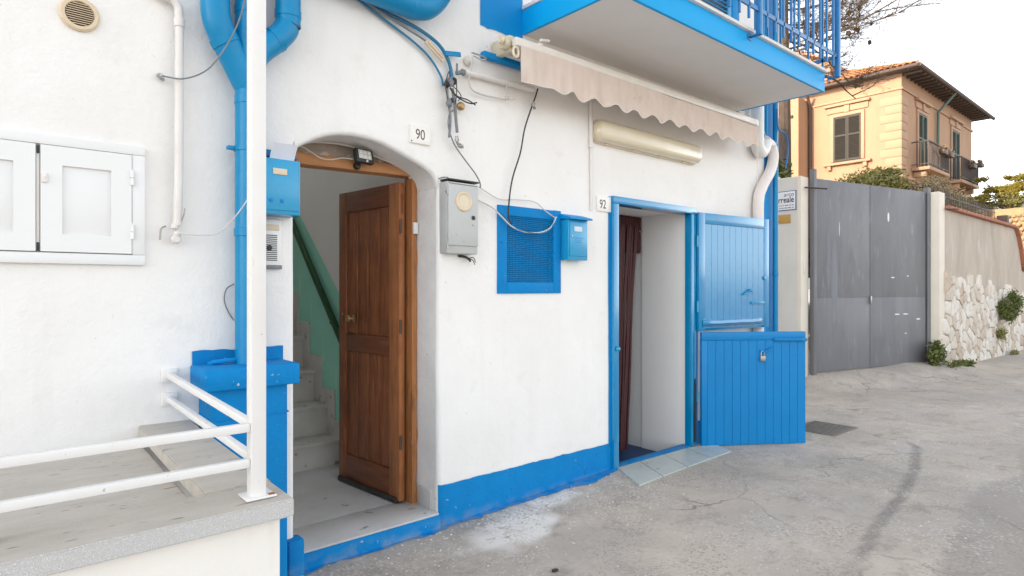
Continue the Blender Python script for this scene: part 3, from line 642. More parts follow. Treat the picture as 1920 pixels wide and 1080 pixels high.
# ------------------------------------------------------------------ blue pillar below the downpipe
t = root('blue_pillar', (.97, 3.1, -.05), 'blue painted masonry pillar with a square cap under the downpipe', 'pillar')
b = B(); b.grid(lambda i, j: [(.805, 3.215), (.803, 3.012), (.815, 3.003), (1.140, 3.003), (1.152, 3.012), (1.150, 3.215)][j] + (-.2+1.185*i/30,) if True else 0, 31, 6)
sh = b.obj('shaft', 'blue_plinth', t, ang=40)
B().box((.765, 2.955, .985), (1.195, 3.216, 1.086), .01).obj('cap', 'blue_plinth', t)
B().box((.800, 2.998, .845), (1.155, 3.217, .852), .0).obj('joint', 'blue_plinth', t)
b = B(); n_ = 24; xs = np.linspace(.775, 1.208, n_)
b.grid(lambda i, j: (xs[i], FY-.006, 1.0+(1.150+.012*nz(xs[i], 0, 3, 14)-1.0)*j), n_, 2); b.obj('painted_backing', 'blue_plinth', t)
b = B()
b.tube(smooth_pts([(.84, 3.17, 1.088), (.86, 3.13, 1.10), (.93, 3.12, 1.104), (.99, 3.14, 1.10)]), .012).obj('mortar_ridge', 'blue_plinth', t)
B().ball((.93, 3.16, 1.085), .03, 2, (1.6, 1, .25), .1).obj('bare_mortar', 'mortar', t)

# ------------------------------------------------------------------ downpipes
def pipe(name, label, paths, m, group=None, collars=(), clamps=(), seg=18, cat='drainpipe', loc=None):
    t = root(name, loc or paths[0][0][-1], label, cat, group)
    for pts, r_ in paths: B().tube(pts, r_, seg).obj('pipe', m, t, ang=50)
    for (c, d, r_) in collars:
        c = Vector(c); d = Vector(d).normalized(); B().tube([c-d*.020, c-d*.018, c+d*.018, c+d*.020], [r_*.95, r_*.985, r_*.985, r_*.95], seg).obj('collar', m, t)
    for (c, r_) in clamps:
        B().tube([Vector(c)-Vector((0, 0, .012)), Vector(c)+Vector((0, 0, .012))], r_, seg).box((c[0]-r_-.03, c[1]-.006, c[2]-.008), (c[0]-r_+.01, c[1]+.03, c[2]+.008), .002).obj('clamp', m, t)
    return t
PX_ = 1.008; PYY = 3.125; PR = .064
pipe('drainpipe', 'thick blue drainpipe with a Y junction running down beside the white post', [
    (smooth_pts([(PX_, PYY, 1.08), (PX_, PYY, 1.5), (PX_, PYY, 2.2), (PX_, PYY, 2.42), (PX_, PYY, 2.9), (PX_, PYY, 3.6)], 3), PR),
    (smooth_pts([(.85, PYY-.01, 3.6), (.85, PYY-.01, 3.2), (.85, PYY-.01, 2.82), (.860, PYY-.01, 2.71), (.895, PYY-.005, 2.63), (.96, PYY, 2.51), (PX_, PYY, 2.42)], 5), .065),
    (smooth_pts([(1.20, PYY, 3.6), (1.20, PYY, 2.86), (1.195, PYY, 2.78), (1.15, PYY, 2.71), (1.06, PYY, 2.62), (PX_, PYY, 2.54)], 5), .062)],
    'blue_pipe', collars=[((.895, PYY-.005, 2.625), (.5, 0, -.86), .069), ((1.20, PYY, 2.84), (0, 0, 1), .066), ((1.135, PYY, 2.695), (.8, 0, .6), .066), ((PX_, PYY, 2.36), (0, 0, 1), .068), ((PX_, PYY, 1.72), (0, 0, 1), .070), ((PX_, PYY, 2.80), (0, 0, 1), .068)],
    clamps=[((PX_, PYY, 2.125), .069)], loc=(PX_, PYY, 1.08))
pipe('blue_duct', 'fat glossy blue pipe bend above the arched doorway', [
    (smooth_pts([(1.20, 3.12, 3.17), (1.6, 3.115, 3.12), (1.85, 3.11, 3.105), (1.96, 3.11, 3.105), (2.04, 3.11, 3.14), (2.13, 3.11, 3.26), (2.30, 3.11, 3.6)], 6), .078)], 'blue_pipe',
    collars=[((1.93, 3.11, 3.104), (1, 0, 0), .082), ((2.09, 3.11, 3.21), (.45, 0, .9), .082)], loc=(1.9, 3.11, 3.03), cat='pipe')
pipe('waste_pipe', 'slim white waste pipe with an elbow on the left wall', [
    (smooth_pts([(.60, 3.19, 2.80), (.655, 3.185, 2.79), (.700, 3.18, 2.765), (.712, 3.18, 2.70), (.712, 3.18, 2.4), (.71, 3.18, 1.95), (.705, 3.185, 1.74)], 6), .019)], 'pipe_white',
    collars=[((.665, 3.184, 2.787), (1, 0, -.1), .0235), ((.712, 3.18, 2.68), (0, 0, 1), .0235)], loc=(.705, 3.185, 1.74), seg=14)
pipe('slim_drainpipe', 'slim white rainwater pipe with a hooked foot behind the folded door', [
    (smooth_pts([(6.245, 3.16, 2.98), (6.36, 3.155, 2.95), (6.40, 3.15, 2.84), (6.33, 3.15, 2.68), (6.17, 3.155, 2.50), (6.10, 3.16, 2.34), (6.10, 3.16, 1.9), (6.10, 3.16, .25)], 7), .055)], 'pipe_pink',
    collars=[((6.245, 3.16, 2.98), (1, 0, -.2), .062)], loc=(6.10, 3.16, .25))
pipe('soil_pipe', 'fat white pipe stub dropping from under the balcony corner', [
    (smooth_pts([(6.02, 3.13, 3.9), (6.02, 3.13, 3.2), (6.02, 3.13, 2.98), (6.05, 3.135, 2.88), (6.16, 3.15, 2.86), (6.25, 3.155, 2.97)], 6), .064)], 'white_paint', loc=(6.1, 3.15, 2.84))
pipe('corner_conduit', 'thin blue conduit running down the blue house corner', [([(6.49, 3.17, 7.2), (6.49, 3.17, 4.0), (6.49, 3.17, .3)], .028)], 'blue_pipe', collars=[((6.49, 3.17, 1.6), (0, 0, 1), .032), ((6.49, 3.17, 2.95), (0, 0, 1), .032)], loc=(6.49, 3.17, .3), seg=12)
pipe('upper_conduit', 'pair of thin blue conduits on the wall above the balcony end', [([(6.24, 3.18, 7.2), (6.24, 3.18, 3.0)], .018), ([(6.30, 3.18, 7.2), (6.30, 3.18, 3.0)], .018)], 'blue_pipe', loc=(6.27, 3.18, 3.0), seg=10, cat='pipe')
pipe('wall_conduit', 'thin white surface conduit beside number plate 92', [([(3.575, 3.205, 3.0), (3.582, 3.205, 2.55)], .016), ([(3.582, 3.206, 2.55), (3.588, 3.206, 2.05)], .010)], 'pipe_white', collars=[((3.582, 3.205, 2.55), (0, 0, 1), .019)], loc=(3.588, 3.206, 2.05), seg=10, cat='conduit')
pipe('awning_conduit', 'grey-white conduit stub ending under the awning crank', [([(2.36, 3.185, 2.83), (2.50, 3.185, 2.835), (2.95, 3.185, 2.84)], .020)], 'pipe_white', loc=(2.36, 3.185, 2.83), seg=12, cat='conduit')

# ------------------------------------------------------------------ awning
t = root('awning', (4.1, 3.1, 2.8), 'rolled-up beige awning with a scalloped valance under the balcony', 'awning')
B().bar((2.60, 2.985, 3.028), (5.73, 2.985, 3.048), .05, .058, .012).obj('front_bar', 'alu', t)
B().tube([(2.66, 3.10, 3.04), (5.75, 3.10, 3.06)], .05, 18).obj('roller', 'awning_cloth', t)
NV = 260; 
def valz(x):
    u = (x-2.64)/(5.715-2.64)
    base = 2.775+.035*u+.006*nz(x, 0, 0, 2.3)
    if x < 2.83: return base
    return base + (.022+.006*nz(x, 5, 0, 3))*math.sin((x-2.83)/.228*2*math.pi)*min(1, (x-2.83)/.25) 
b = B(); xs = np.linspace(2.64, 5.715, NV)
def vy(x, z): return 2.956 + .012*nz(x, z, 0, 3.2) + (.012*nz(x, z*.4, 4, 7)+.008*nz(x, z*.2, 8, 17))*(3.0-z)*5
for k in (0, 1):
    b.grid(lambda i, j: (xs[i], vy(xs[i], valz(xs[i])+(3.005-valz(xs[i]))*j/7)+k*.0025, valz(xs[i])+(3.005-valz(xs[i]))*j/7), NV, 8)
b.obj('valance', 'awning_cloth', t, ang=60)
b = B(); b.tube([(x, vy(x, valz(x))-.001, valz(x)) for x in xs[::2]], .0028, 5).obj('binding', 'alu', t)
B().box((2.60, 3.03, 2.98), (2.655, 3.21, 3.09), .012).lathe([(.035, 0), (.042, .01), (.042, .04), (.03, .06)], (2.555, 3.05, 3.03), 'x', 16).lathe([(.02, -.02), (.028, 0), (.02, .01)], (2.53, 3.02, 3.03), 'x', 14).obj('crank_gear', 'beige_plastic', t)
pts = [(2.60+.022*math.cos(a), 2.965, 2.955+.032*math.sin(a)) for a in np.linspace(0, 2*math.pi, 14)]
B().tube(pts, .009, 8, caps=False).obj('crank_eye', 'beige_plastic', t)
for x in (2.86, 5.42): B().bar((x, 3.0, 3.08), (x+.03, 3.2, 3.14), .03, .018, .004).tube([(x-.02, 2.99, 3.10), (x+.06, 2.99, 3.115)], .010).obj('arm_joint', 'alu', t)
B().box((2.50, 3.16, 2.955), (2.95, 3.21, 3.0), .01).obj('back_plate', 'blue_paint', t)
B().tube(smooth_pts([(5.62, 2.95, 3.06), (5.66, 2.94, 2.95), (5.655, 2.94, 2.6), (5.665, 2.95, 2.2)]), .0035, 6).obj('cord', 'alu', t)

# ------------------------------------------------------------------ fittings on the facade
# fluorescent lamp
t = root('wall_lamp', (4.28, 3.2, 2.66), 'long beige fluorescent lamp housing on the wall below the awning', 'wall lamp')
lm = Matrix.Translation((3.56, 3.2, 2.672))
def capsule(r0, L, dy0, dy1, bev):
    b = B(); prof = []
    n_ = 12
    P = [(r0*math.cos(a), r0*math.sin(a)) for a in np.linspace(math.pi/2, 3*math.pi/2, n_)]
    P = [(x*.75, z) for x, z in P] + [(L-x*.75, z) for x, z in [(r0*math.cos(a), r0*math.sin(a)) for a in np.linspace(3*math.pi/2, math.pi/2, n_)][::1]]
    # recompute a clean loop
    left = [(.75*r0*math.cos(a), r0*math.sin(a)) for a in np.linspace(math.pi/2, 3*math.pi/2, n_)]
    right = [(L+.75*r0*math.cos(a), r0*math.sin(a)) for a in np.linspace(-math.pi/2, math.pi/2, n_)]
    loop = left+right
    steps = [(0, dy0), (0, dy1+bev), (bev*.35, dy1+bev*.35), (bev, dy1)]
    rings = []
    for ins, dy in steps:
        ring = []
        for (x, z) in loop:
            k = (r0-ins)/r0; cx = min(max(x, 0), L); ring.append(b.b.verts.new((3.655+cx+(x-cx)*k, 3.22+dy, 2.668+z*k - .0*x)))
        rings.append(ring)
    m_ = len(loop)
    for a in range(len(rings)-1):
        for k in range(m_): b.b.faces.new((rings[a][k], rings[a][(k+1) % m_], rings[a+1][(k+1) % m_], rings[a+1][k]))
    b.b.faces.new(rings[-1]); b.b.faces.new(rings[0][::-1]); return b
capsule(.092, 1.31, .012, -.028, .006).obj('housing', 'beige_plastic', t)
capsule(.082, 1.31, -.0285, -.095, .035).obj('diffuser', 'lamp_lens', t)
for x in (3.75, 4.1, 4.45, 4.8):
    for z in (2.757, 2.579): B().box((x-.015, 3.182, z-.006), (x+.015, 3.2, z+.006), .002).obj('clip', 'cream', t)
# meter box
t = root('meter_box', (2.31, 3.14, 1.67), 'grey electricity meter box with a round yellowed window beside the arched doorway', 'meter box')
B().box((2.192, 3.142, 1.665), (2.432, 3.235, 2.112), .008).obj('case', 'meter_grey', t)
B().box((2.196, 3.132, 1.715), (2.428, 3.1415, 2.095), .004).obj('lid', 'meter_grey', t)
B().box((2.196, 3.13, 2.118), (2.436, 3.24, 2.128), .002).obj('top_edge', 'dark', t)
B().box((2.205, 3.134, 2.100), (2.425, 3.1425, 2.108), .001).obj('slot', 'metal', t)
B().lathe([(.062, 0), (.062, -.006), (.054, -.009), (.045, -.006), (.0445, -.004)], (2.312, 3.1315, 1.992), 'y', 32, (1, 1)).obj('window_ring', 'cream', t)
B().lathe([(.044, 0), (.044, -.0035), (.02, -.005)], (2.312, 3.1315, 1.992), 'y', 24).obj('window', 'beige_plastic', t)
B().lathe([(.014, 0), (.014, -.004), (.006, -.006)], (2.388, 3.1315, 1.895), 'y', 16).obj('lock', 'dark', t)
B().lathe([(.007, 0), (.007, -.003), (.003, -.004)], (2.388, 3.1315, 1.85), 'y', 10).obj('screw', 'metal', t)
for z in (1.71, 2.05): B().tube([(2.190, 3.135, z-.02), (2.190, 3.135, z+.02)], .005).obj('hinge', 'metal', t)
single(B().tube(smooth_pts([(2.33, 3.215, 1.655), (2.36, 3.19, 1.65), (2.39, 3.18, 1.635), (2.40, 3.18, 1.62)]), .008).tube(smooth_pts([(2.38, 3.18, 1.64), (2.41, 3.17, 1.63), (2.43, 3.17, 1.60)]), .003, 5).tube(smooth_pts([(2.38, 3.18, 1.64), (2.42, 3.175, 1.645), (2.435, 3.17, 1.615)]), .003, 5),
       'cable_stub', 'dark', 'black cut cable end poking out under the meter box', 'cable', loc=(2.36, 3.2, 1.65))
# vent grille with blue wire mesh
t = root('vent_grille', (2.96, 3.22, 1.41), 'square blue ventilation panel with wire mesh beside the blue letterbox', 'vent grille')
b = B(); f0 = 3.207
b.box((2.655, f0, 1.412), (2.735, 3.235, 2.012), .003).box((3.18, f0, 1.412), (3.256, 3.235, 2.016), .003).box((2.7355, f0, 1.412), (3.1795, 3.235, 1.49), .003).box((2.7355, f0, 1.945), (3.1795, 3.235, 2.014), .003)
b.obj('frame', 'blue_plinth', t)
b = B(); n1, n2 = 34, 36
for k in range(n1+1):
    x = 2.73+.455*k/n1; b.tube([(x, 3.216+.002*nz(x, 1.5+q/10, 0, 9), 1.485+.465*q/4) for q in range(5)], .0029, 4)
for k in range(n2+1):
    z = 1.485+.465*k/n2; b.tube([(2.73+.455*q/4, 3.213+.003*nz(q, z, 0, 9), z+.002*nz(q, z, 3, 5)) for q in range(5)], .0029, 4)
b.obj('wire_mesh', 'blue_paint', t, kind='stuff')
B().box((2.72, 3.262, 1.47), (3.19, 3.268, 1.965)).obj('backing', 'navy', t, smooth=False)
# letterboxes
def letterbox92():
    t = root('letterbox', (3.365, 3.2, 1.655), 'small pale blue letterbox with sloping lid between vent panel and door 92', 'letterbox')
    B().box((3.26, 3.137, 1.655), (3.468, 3.235, 1.955), .004).obj('body', 'blue_box', t)
    B().box((3.272, 3.130, 1.685), (3.458, 3.1365, 1.935), .002).obj('door', 'blue_box', t)
    B().prism([(3.24, 2.005), (3.10, 1.965), (3.098, 1.952), (3.24, 1.962)], 'x', 3.245, 3.482).obj('lid', 'blue_paint', t, smooth=False)
    B().box((3.315, 3.1265, 1.865), (3.398, 3.1295, 1.902), .001).obj('name_card', 'paper', t)
    b = B()
    for z, x0, x1 in ((1.815, 3.315, 3.40), (1.800, 3.325, 3.385), (1.785, 3.315, 3.395)):
        x = x0
        while x < x1: b.box((x, 3.1290, z), (x+.012, 3.1298, z+.006)); x += .017
    b.obj('faint_print', 'blue_paint', t, smooth=False)
    B().lathe([(.007, 0), (.007, -.004), (.004, -.005)], (3.292, 3.1295, 1.83), 'y', 12).obj('lock', 'metal', t)
letterbox92()
t = root('letterbox', (1.17, 3.2, 1.82), 'bright blue letterbox with a folded paper sticking out, left of the arched doorway', 'letterbox')
B().box((1.05, 3.095, 1.818), (1.252, 3.235, 2.095), .005).obj('body', 'blue_box', t)
B().box((1.062, 3.088, 1.838), (1.240, 3.0945, 2.075), .002).obj('door', 'blue_box', t)
B().prism([(3.24, 2.150), (3.19, 2.155), (3.165, 2.118), (3.24, 2.105)], 'x', 1.045, 1.262).obj('lid', 'blue_rail', t, smooth=False)
B().box((1.110, 3.084, 2.015), (1.180, 3.0875, 2.045), .001).obj('name_card', 'cream', t)
for x in (1.10, 1.155): B().lathe([(.010, 0), (.009, -.004), (.004, -.006)], (x, 3.0875, 1.885), 'y', 12).obj('screw', 'blue_paint', t)
pp = B().grid(lambda i, j: (1.105+.125*i/5+.01*j/4, 3.13-.035*(j/4)**1.5+.005*math.sin(i*1.3), 2.08+.095*j/4), 6, 5)
single(pp, 'paper', 'paper', 'folded white paper stuck under the lid of the left letterbox', 'paper', loc=(1.17, 3.12, 2.09))
# intercom
t = root('intercom', (1.135, 3.2, 1.55), 'white door intercom with slotted speaker under the left letterbox', 'intercom')
B().box((1.075, 3.196, 1.555), (1.192, 3.235, 1.802), .006).obj('panel', 'white_panel', t)
B().box((1.085, 3.192, 1.745), (1.180, 3.1955, 1.775), .002).obj('name_card', 'cream', t)
B().box((1.075, 3.193, 1.548), (1.195, 3.215, 1.568), .002).obj('base_strip', 'cable_grey', t)
for k in range(14):
    z = 1.59+k*.0098; B().box((1.088, 3.1935, z), (1.170, 3.1955, z+.0042)).obj('slot', 'dark', t, smooth=False)
B().lathe([(.014, 0), (.014, -.003), (.006, -.004)], (1.130, 3.1935, 1.655), 'y', 16).obj('button', 'dark', t)
# number plates
t = root('number_plate', (2.042, 3.212, 2.383), 'small white enamel plate reading 90 above the arched doorway', 'house number')
B().box((1.970, 3.206, 2.326), (2.114, 3.222, 2.436), .002).obj('plate', 'number_plate', t)
text('digits', '90', .088, 'ink_brown', (2.006, 3.2055, 2.353), (1, 0, 0), (0, 0, 1), t, .78, .0006)
B().lathe([(.004, 0), (.004, -.002), (.002, -.003)], (1.978, 3.206, 2.336), 'y', 8).obj('screw', 'rust_pipe', t)
t = root('number_plate', (3.73, 3.212, 2.11), 'small white enamel plate reading 92 beside the blue door frame', 'house number')
B().box((3.655, 3.206, 2.052), (3.822, 3.222, 2.172), .002).obj('plate', 'number_plate', t)
text('digits', '92', .098, 'ink_black', (3.682, 3.2055, 2.076), (1, 0, 0), (0, 0, 1), t, .80, .0006)
# round vent
t = root('round_vent', (.335, 3.21, 2.62), 'round cream plastic vent with louvres high on the left wall', 'vent')
B().lathe([(.073, .02), (.073, -.004), (.066, -.012), (.053, -.012), (.050, -.002), (.0495, .0)], (.335, 3.215, 2.622), 'y', 36).obj('rim', 'cream', t)
for k in range(10):
    z = -.043+k*.0095; w_ = math.sqrt(max(0, .050**2-z*z)); B().box((.335-w_, -.005, -.0016), (.335+w_, .003, .0016), 0, Matrix.Translation((0, 3.207, 2.622+z)) @ Matrix.Rotation(R(15), 4, 'X')).obj('louvre', 'cream', t, smooth=False)
B().lathe([(.050, 0), (.050, -.001), (.049, -.002)], (.335, 3.2145, 2.622), 'y', 24).obj('duct', 'ink_brown', t)
# solar flood light
t = root('flood_light', (1.745, 3.43, 2.2), 'small black solar LED floodlight fixed to the wooden lintel', 'floodlight')
fm = Matrix.Translation((1.752, 3.375, 2.236)) @ Matrix.Rotation(R(12), 4, 'Z') @ Matrix.Rotation(R(-12), 4, 'X')
B().box((-.064, -.012, -.042), (.064, .018, .042), .004, fm).obj('body', 'dark', t)
B().box((-.048, -.014, -.020), (.048, -.0125, .034), .001, fm).obj('lens', 'cable_white', t)
for i in range(3):
    for j in range(2): B().lathe([(.010, 0), (.010, -.002), (.004, -.006)], fm @ Vector((-.030+.030*i, -.0145, .020-.026*j)), 'y', 12).obj('led', 'led', t)
B().ball(fm @ Vector((.010, -.013, -.031)), .008, 2).obj('sensor', 'led', t)
B().lathe([(.022, 0), (.024, -.01), (.016, -.03)], (1.735, 3.44, 2.186), 'y', 16).tube([(1.735, 3.42, 2.186), (1.74, 3.39, 2.205)], .009).obj('bracket', 'dark', t)
# light switch on the reveal etc
single(B().tube(smooth_pts([(1.290, 3.435, 2.232), (1.36, 3.43, 2.262), (1.46, 3.425, 2.285), (1.60, 3.42, 2.297), (1.72, 3.42, 2.290), (1.85, 3.425, 2.26), (1.97, 3.43, 2.235), (2.10, 3.44, 2.200), (2.172, 3.44, 2.19)], 6), .0045, 6), 'wire', 'cable_white', 'thin white wire following the arch above the lintel', 'cable', 'cables on the facade', loc=(1.7, 3.42, 2.29))
single(B().tube(smooth_pts([(1.30, 3.425, 2.235), (1.38, 3.42, 2.25), (1.44, 3.41, 2.225), (1.50, 3.405, 2.195), (1.57, 3.405, 2.198), (1.63, 3.40, 2.215), (1.69, 3.39, 2.213)], 6), .0032, 6), 'wire', 'cable_white', 'white wire sagging over the lintel to the floodlight', 'cable', 'cables on the facade', loc=(1.5, 3.4, 2.2))
single(B().tube(smooth_pts([(2.10, 3.44, 2.195), (2.172, 3.43, 2.17), (2.172, 3.33, 2.13), (2.176, 3.26, 2.125), (2.20, 3.205, 2.14), (2.24, 3.20, 2.145)], 6), .0035, 6), 'wire', 'cable_grey', 'dark wire crossing the doorway reveal to the meter box', 'cable', 'cables on the facade', loc=(2.17, 3.3, 2.13))

# ------------------------------------------------------------------ loose cables
CG = 'cables on the facade'
def cable(pts, r_, m, label, name='cable', y=None):
    single(B().tube(smooth_pts(pts, 6), r_, 7), name, m, label, 'cable', CG, loc=pts[0])
Y = 3.185
cable([(1.45, Y, 3.16), (1.68, Y, 3.065), (1.90, Y, 3.03), (2.03, Y, 3.005), (2.15, Y-.005, 2.955), (2.225, Y, 2.885), (2.255, Y, 2.80), (2.262, Y, 2.72)], .011, 'cable_blue', 'thick blue cable bundle curving down right of the fat blue pipe bend')
cable([(1.50, Y+.01, 3.12), (1.75, Y+.01, 3.02), (1.98, Y+.01, 2.93), (2.10, Y+.01, 2.86), (2.18, Y+.01, 2.77), (2.200, Y+.01, 2.71)], .007, 'cable_blue', 'thinner blue cable sagging below the bundle at the fat blue pipe bend')
cable([(1.45, Y, 3.13), (1.72, Y-.01, 3.045), (1.92, Y-.01, 2.985), (2.06, Y-.01, 2.945), (2.12, Y, 2.90)], .006, 'cable_grey', 'grey cable between the two blue ones above the arched doorway')
single(B().bar((2.055, 3.17, 2.945), (2.185, 3.17, 2.855), .018, .03, .004).bar((2.065, 3.155, 2.94), (2.175, 3.155, 2.865), .008, .010, .002), 'junction_strip', 'cream', 'grimy cream cable connector strip between the blue cables', 'connector', loc=(2.12, 3.17, 2.9))
single(B().bar((2.195, 3.17, 2.905), (2.315, 3.17, 2.925), .012, .030, .003), 'cable_cover', 'blue_pipe', 'short flat blue cable cover pointing at the ceramic insulator', 'cable cover', loc=(2.25, 3.17, 2.91))
t = root('junction_knot', (2.24, 3.17, 2.72), 'grey tangle of taped cable joints hanging on the wall', 'cable joint')
for (c, s_) in [((2.235, 3.165, 2.735), .028), ((2.205, 3.165, 2.715), .022), ((2.262, 3.165, 2.745), .022), ((2.225, 3.165, 2.60), .024), ((2.245, 3.165, 2.62), .015)]:
    B().ball(c, s_, 2, (.8, .8, 1.2), .25).obj('tape_lump', 'cable_grey' if s_ > .023 else 'dark', t)
B().tube([(2.285, 3.165, 2.86), (2.283, 3.165, 2.80)], .007).tube([(2.30-.02, 3.165, 2.80), (2.325, 3.165, 2.815)], .014).ball((2.325, 3.16, 2.812), .02, 2, jit=.2).obj('clamp', 'cable_grey', t)
B().lathe([(.014, .02), (.026, .01), (.028, -.004), (.018, -.02), (.010, -.022)], (2.318, 3.17, 2.60), 'y', 14).obj('clip', 'brass', t)
cable([(2.215, 3.178, 2.71), (2.222, 3.175, 2.62), (2.24, 3.175, 2.52), (2.236, 3.175, 2.44), (2.23, 3.175, 2.39)], .008, 'cable_grey', 'left grey cable tail hanging straight down from the junction tangle')
cable([(2.255, 3.175, 2.70), (2.272, 3.175, 2.62), (2.282, 3.175, 2.52), (2.292, 3.175, 2.43)], .010, 'cable_grey', 'grey cable tail ending right of the junction tangle')
cable([(2.235, 3.17, 2.70), (2.27, 3.165, 2.66), (2.32, 3.155, 2.635), (2.38, 3.15, 2.625), (2.43, 3.15, 2.64)], .0045, 'dark', 'black cable looping out right from the junction tangle')
cable([(2.24, 3.17, 2.69), (2.29, 3.165, 2.655), (2.36, 3.155, 2.645), (2.42, 3.15, 2.622)], .004, 'dark', 'second black cable crossing the loop right of the junction tangle')
cable([(2.285, 3.18, 2.575), (2.235, 3.175, 2.54), (2.225, 3.175, 2.46), (2.255, 3.175, 2.38), (2.29, 3.175, 2.33), (2.35, 3.175, 2.27), (2.43, 3.17, 2.19), (2.47, 3.17, 2.135), (2.475, 3.17, 2.10)], .0045, 'cable_grey', 'thin grey cable dropping from the tangle to the meter box')
single(B().ball((2.283, 3.165, 2.385), .016, 2, (1, .8, 1.3), .3).ball((2.312, 3.165, 2.345), .017, 2, (1.2, .8, .9), .3).ball((2.29, 3.165, 2.36), .012, 1, jit=.3), 'cable_joint', 'metal', 'pair of metal cable clamps right of number plate 90', 'cable joint', loc=(2.295, 3.165, 2.36))
cable([(2.475, 3.19, 2.11), (2.56, 3.19, 2.075), (2.66, 3.19, 2.045), (2.80, 3.185, 2.055), (2.97, 3.185, 2.055), (3.07, 3.18, 2.0), (3.165, 3.18, 1.958)], .0035, 'cable_white', 'pale cable running from the meter box over the vent panel top')
cable([(2.475, 3.19, 2.02), (2.58, 3.185, 1.985), (2.66, 3.18, 1.93), (2.75, 3.17, 1.865), (2.88, 3.165, 1.835), (3.02, 3.165, 1.845), (3.12, 3.17, 1.89), (3.175, 3.175, 1.965)], .005, 'cable_white', 'whitish cable sagging across the blue vent mesh')
cable([(2.645, 3.185, 1.97), (2.70, 3.18, 1.925), (2.74, 3.175, 1.88), (2.80, 3.165, 1.85), (2.95, 3.162, 1.832), (3.08, 3.165, 1.855), (3.15, 3.17, 1.92)], .004, 'cable_blue', 'light blue cable sagging beside the whitish one on the vent mesh')
cable([(3.005, 3.19, 2.86), (2.97, 3.185, 2.78), (2.93, 3.18, 2.70), (2.87, 3.18, 2.55), (2.83, 3.18, 2.38), (2.76, 3.18, 2.20), (2.73, 3.18, 2.05), (2.725, 3.18, 1.93), (2.745, 3.17, 1.88)], .0055, 'dark', 'long black cable hanging from the awning to the vent panel')
single(B().ball((2.945, 3.175, 2.735), .018, 2, (1, .8, 1.1), .3).ball((2.955, 3.17, 2.71), .012, 1, jit=.3), 'cable_joint', 'metal', 'metal clamp halfway up the long black cable', 'cable joint', loc=(2.945, 3.175, 2.735))
for k, (dx, dz) in enumerate([(.03, .05), (-.02, .09), (.05, -.02)]):
    cable([(2.23+dx*.2, 3.16, 2.72+dz*.3), (2.23+dx, 3.145, 2.70+dz), (2.22+dx*1.7, 3.15, 2.66+dz*.4), (2.24+dx, 3.16, 2.62-dz*.3)], .003, 'dark', ['short black wire curl right of the junction tangle', 'short black wire curl above the junction tangle', 'short black wire curl drooping below the junction tangle'][k])
t = root('insulator', (2.40, 3.19, 2.93), 'round ceramic insulator on the wall left of the awning crank', 'insulator')
B().lathe([(.03, .02), (.034, .0), (.022, -.02), (.016, -.035)], (2.40, 3.20, 2.915), 'y', 16).obj('disc', 'alu', t); B().tube(smooth_pts([(2.395, 3.16, 2.955), (2.46, 3.14, 2.945), (2.50, 3.14, 2.935), (2.46, 3.15, 2.925), (2.41, 3.16, 2.94)]), .005, 6).obj('wire', 'metal', t)
cable([(2.405, 3.165, 2.93), (2.395, 3.17, 2.85), (2.385, 3.175, 2.77), (2.42, 3.175, 2.72), (2.52, 3.175, 2.71), (2.62, 3.18, 2.715), (2.70, 3.18, 2.72)], .006, 'cable_white', 'white cable dropping from the insulator and turning right below the awning')
single(B().tube([(2.70, 3.17, 2.875), (2.70, 3.17, 2.74)], .004).ball((2.70, 3.17, 2.73), .014, 2, jit=.3).tube(smooth_pts([(2.70, 3.17, 2.73), (2.74, 3.165, 2.72), (2.77, 3.165, 2.735)]), .003, 5), 'cable_joint', 'cable_white', 'white cable end with a clamp just below the awning corner', 'cable joint', loc=(2.70, 3.17, 2.73))
cable([(.640, 3.17, 2.415), (.72, 3.13, 2.41), (.80, 3.06, 2.45), (.87, 3.03, 2.56), (.93, 3.03, 2.70), (.965, 3.02, 2.86), (1.0, 3.02, 3.1)], .0035, 'cable_grey', 'thin grey wire swinging up from the left wall across the blue drainpipe')
single(B().ball((.640, 3.20, 2.42), .014, 2, jit=.35).ball((.648, 3.20, 2.41), .009, 1, jit=.3), 'wire_anchor', 'metal', 'rusty wire anchor on the left wall beside the white waste pipe', 'anchor', loc=(.64, 3.2, 2.42))
cable([(.70, 3.15, 1.70), (.76, 3.12, 1.695), (.84, 3.08, 1.70), (.90, 3.05, 1.76), (.965, 3.03, 1.86), (1.02, 3.03, 1.98)], .003, 'cable_white', 'thin pale wire from the foot of the white waste pipe to the blue drainpipe')
t = root('wall_tap', (.70, 3.18, 1.70), 'painted-over white tap fitting at the foot of the waste pipe', 'tap')
B().ball((.695, 3.185, 1.735), .018, 2, jit=.15).ball((.705, 3.18, 1.70), .018, 2, jit=.1).lathe([(.020, .02), (.022, 0), (.014, -.012)], (.700, 3.18, 1.675), 'y', 14).obj('valve', 'pipe_white', t)
B().tube(smooth_pts([(.66, 3.2, 1.735), (.64, 3.19, 1.72), (.635, 3.19, 1.67)]), .004, 6).tube(smooth_pts([(.715, 3.18, 1.74), (.73, 3.17, 1.79), (.735, 3.17, 1.82)]), .003, 5).obj('wire', 'metal', t)
cable([(.96, 3.2, 1.47), (.925, 3.2, 1.445), (.915, 3.2, 1.39), (.935, 3.2, 1.33), (.96, 3.2, 1.29)], .003, 'cable_grey', 'short grey wire loop left of the blue drainpipe at waist height')
cable([(6.10, 3.15, 3.2), (6.20, 3.12, 3.0), (6.30, 3.1, 2.93), (6.38, 3.1, 2.98), (6.40, 3.1, 3.1)], .004, 'cable_white', 'white cable loop beside the blue house corner under the balcony')
cable([(6.42, 3.12, 3.35), (6.45, 3.12, 3.15), (6.58, 3.10, 3.10), (6.65, 3.11, 2.95), (6.62, 3.12, 2.75)], .009, 'blue_rail', 'dark blue cable arching over the blue house corner')

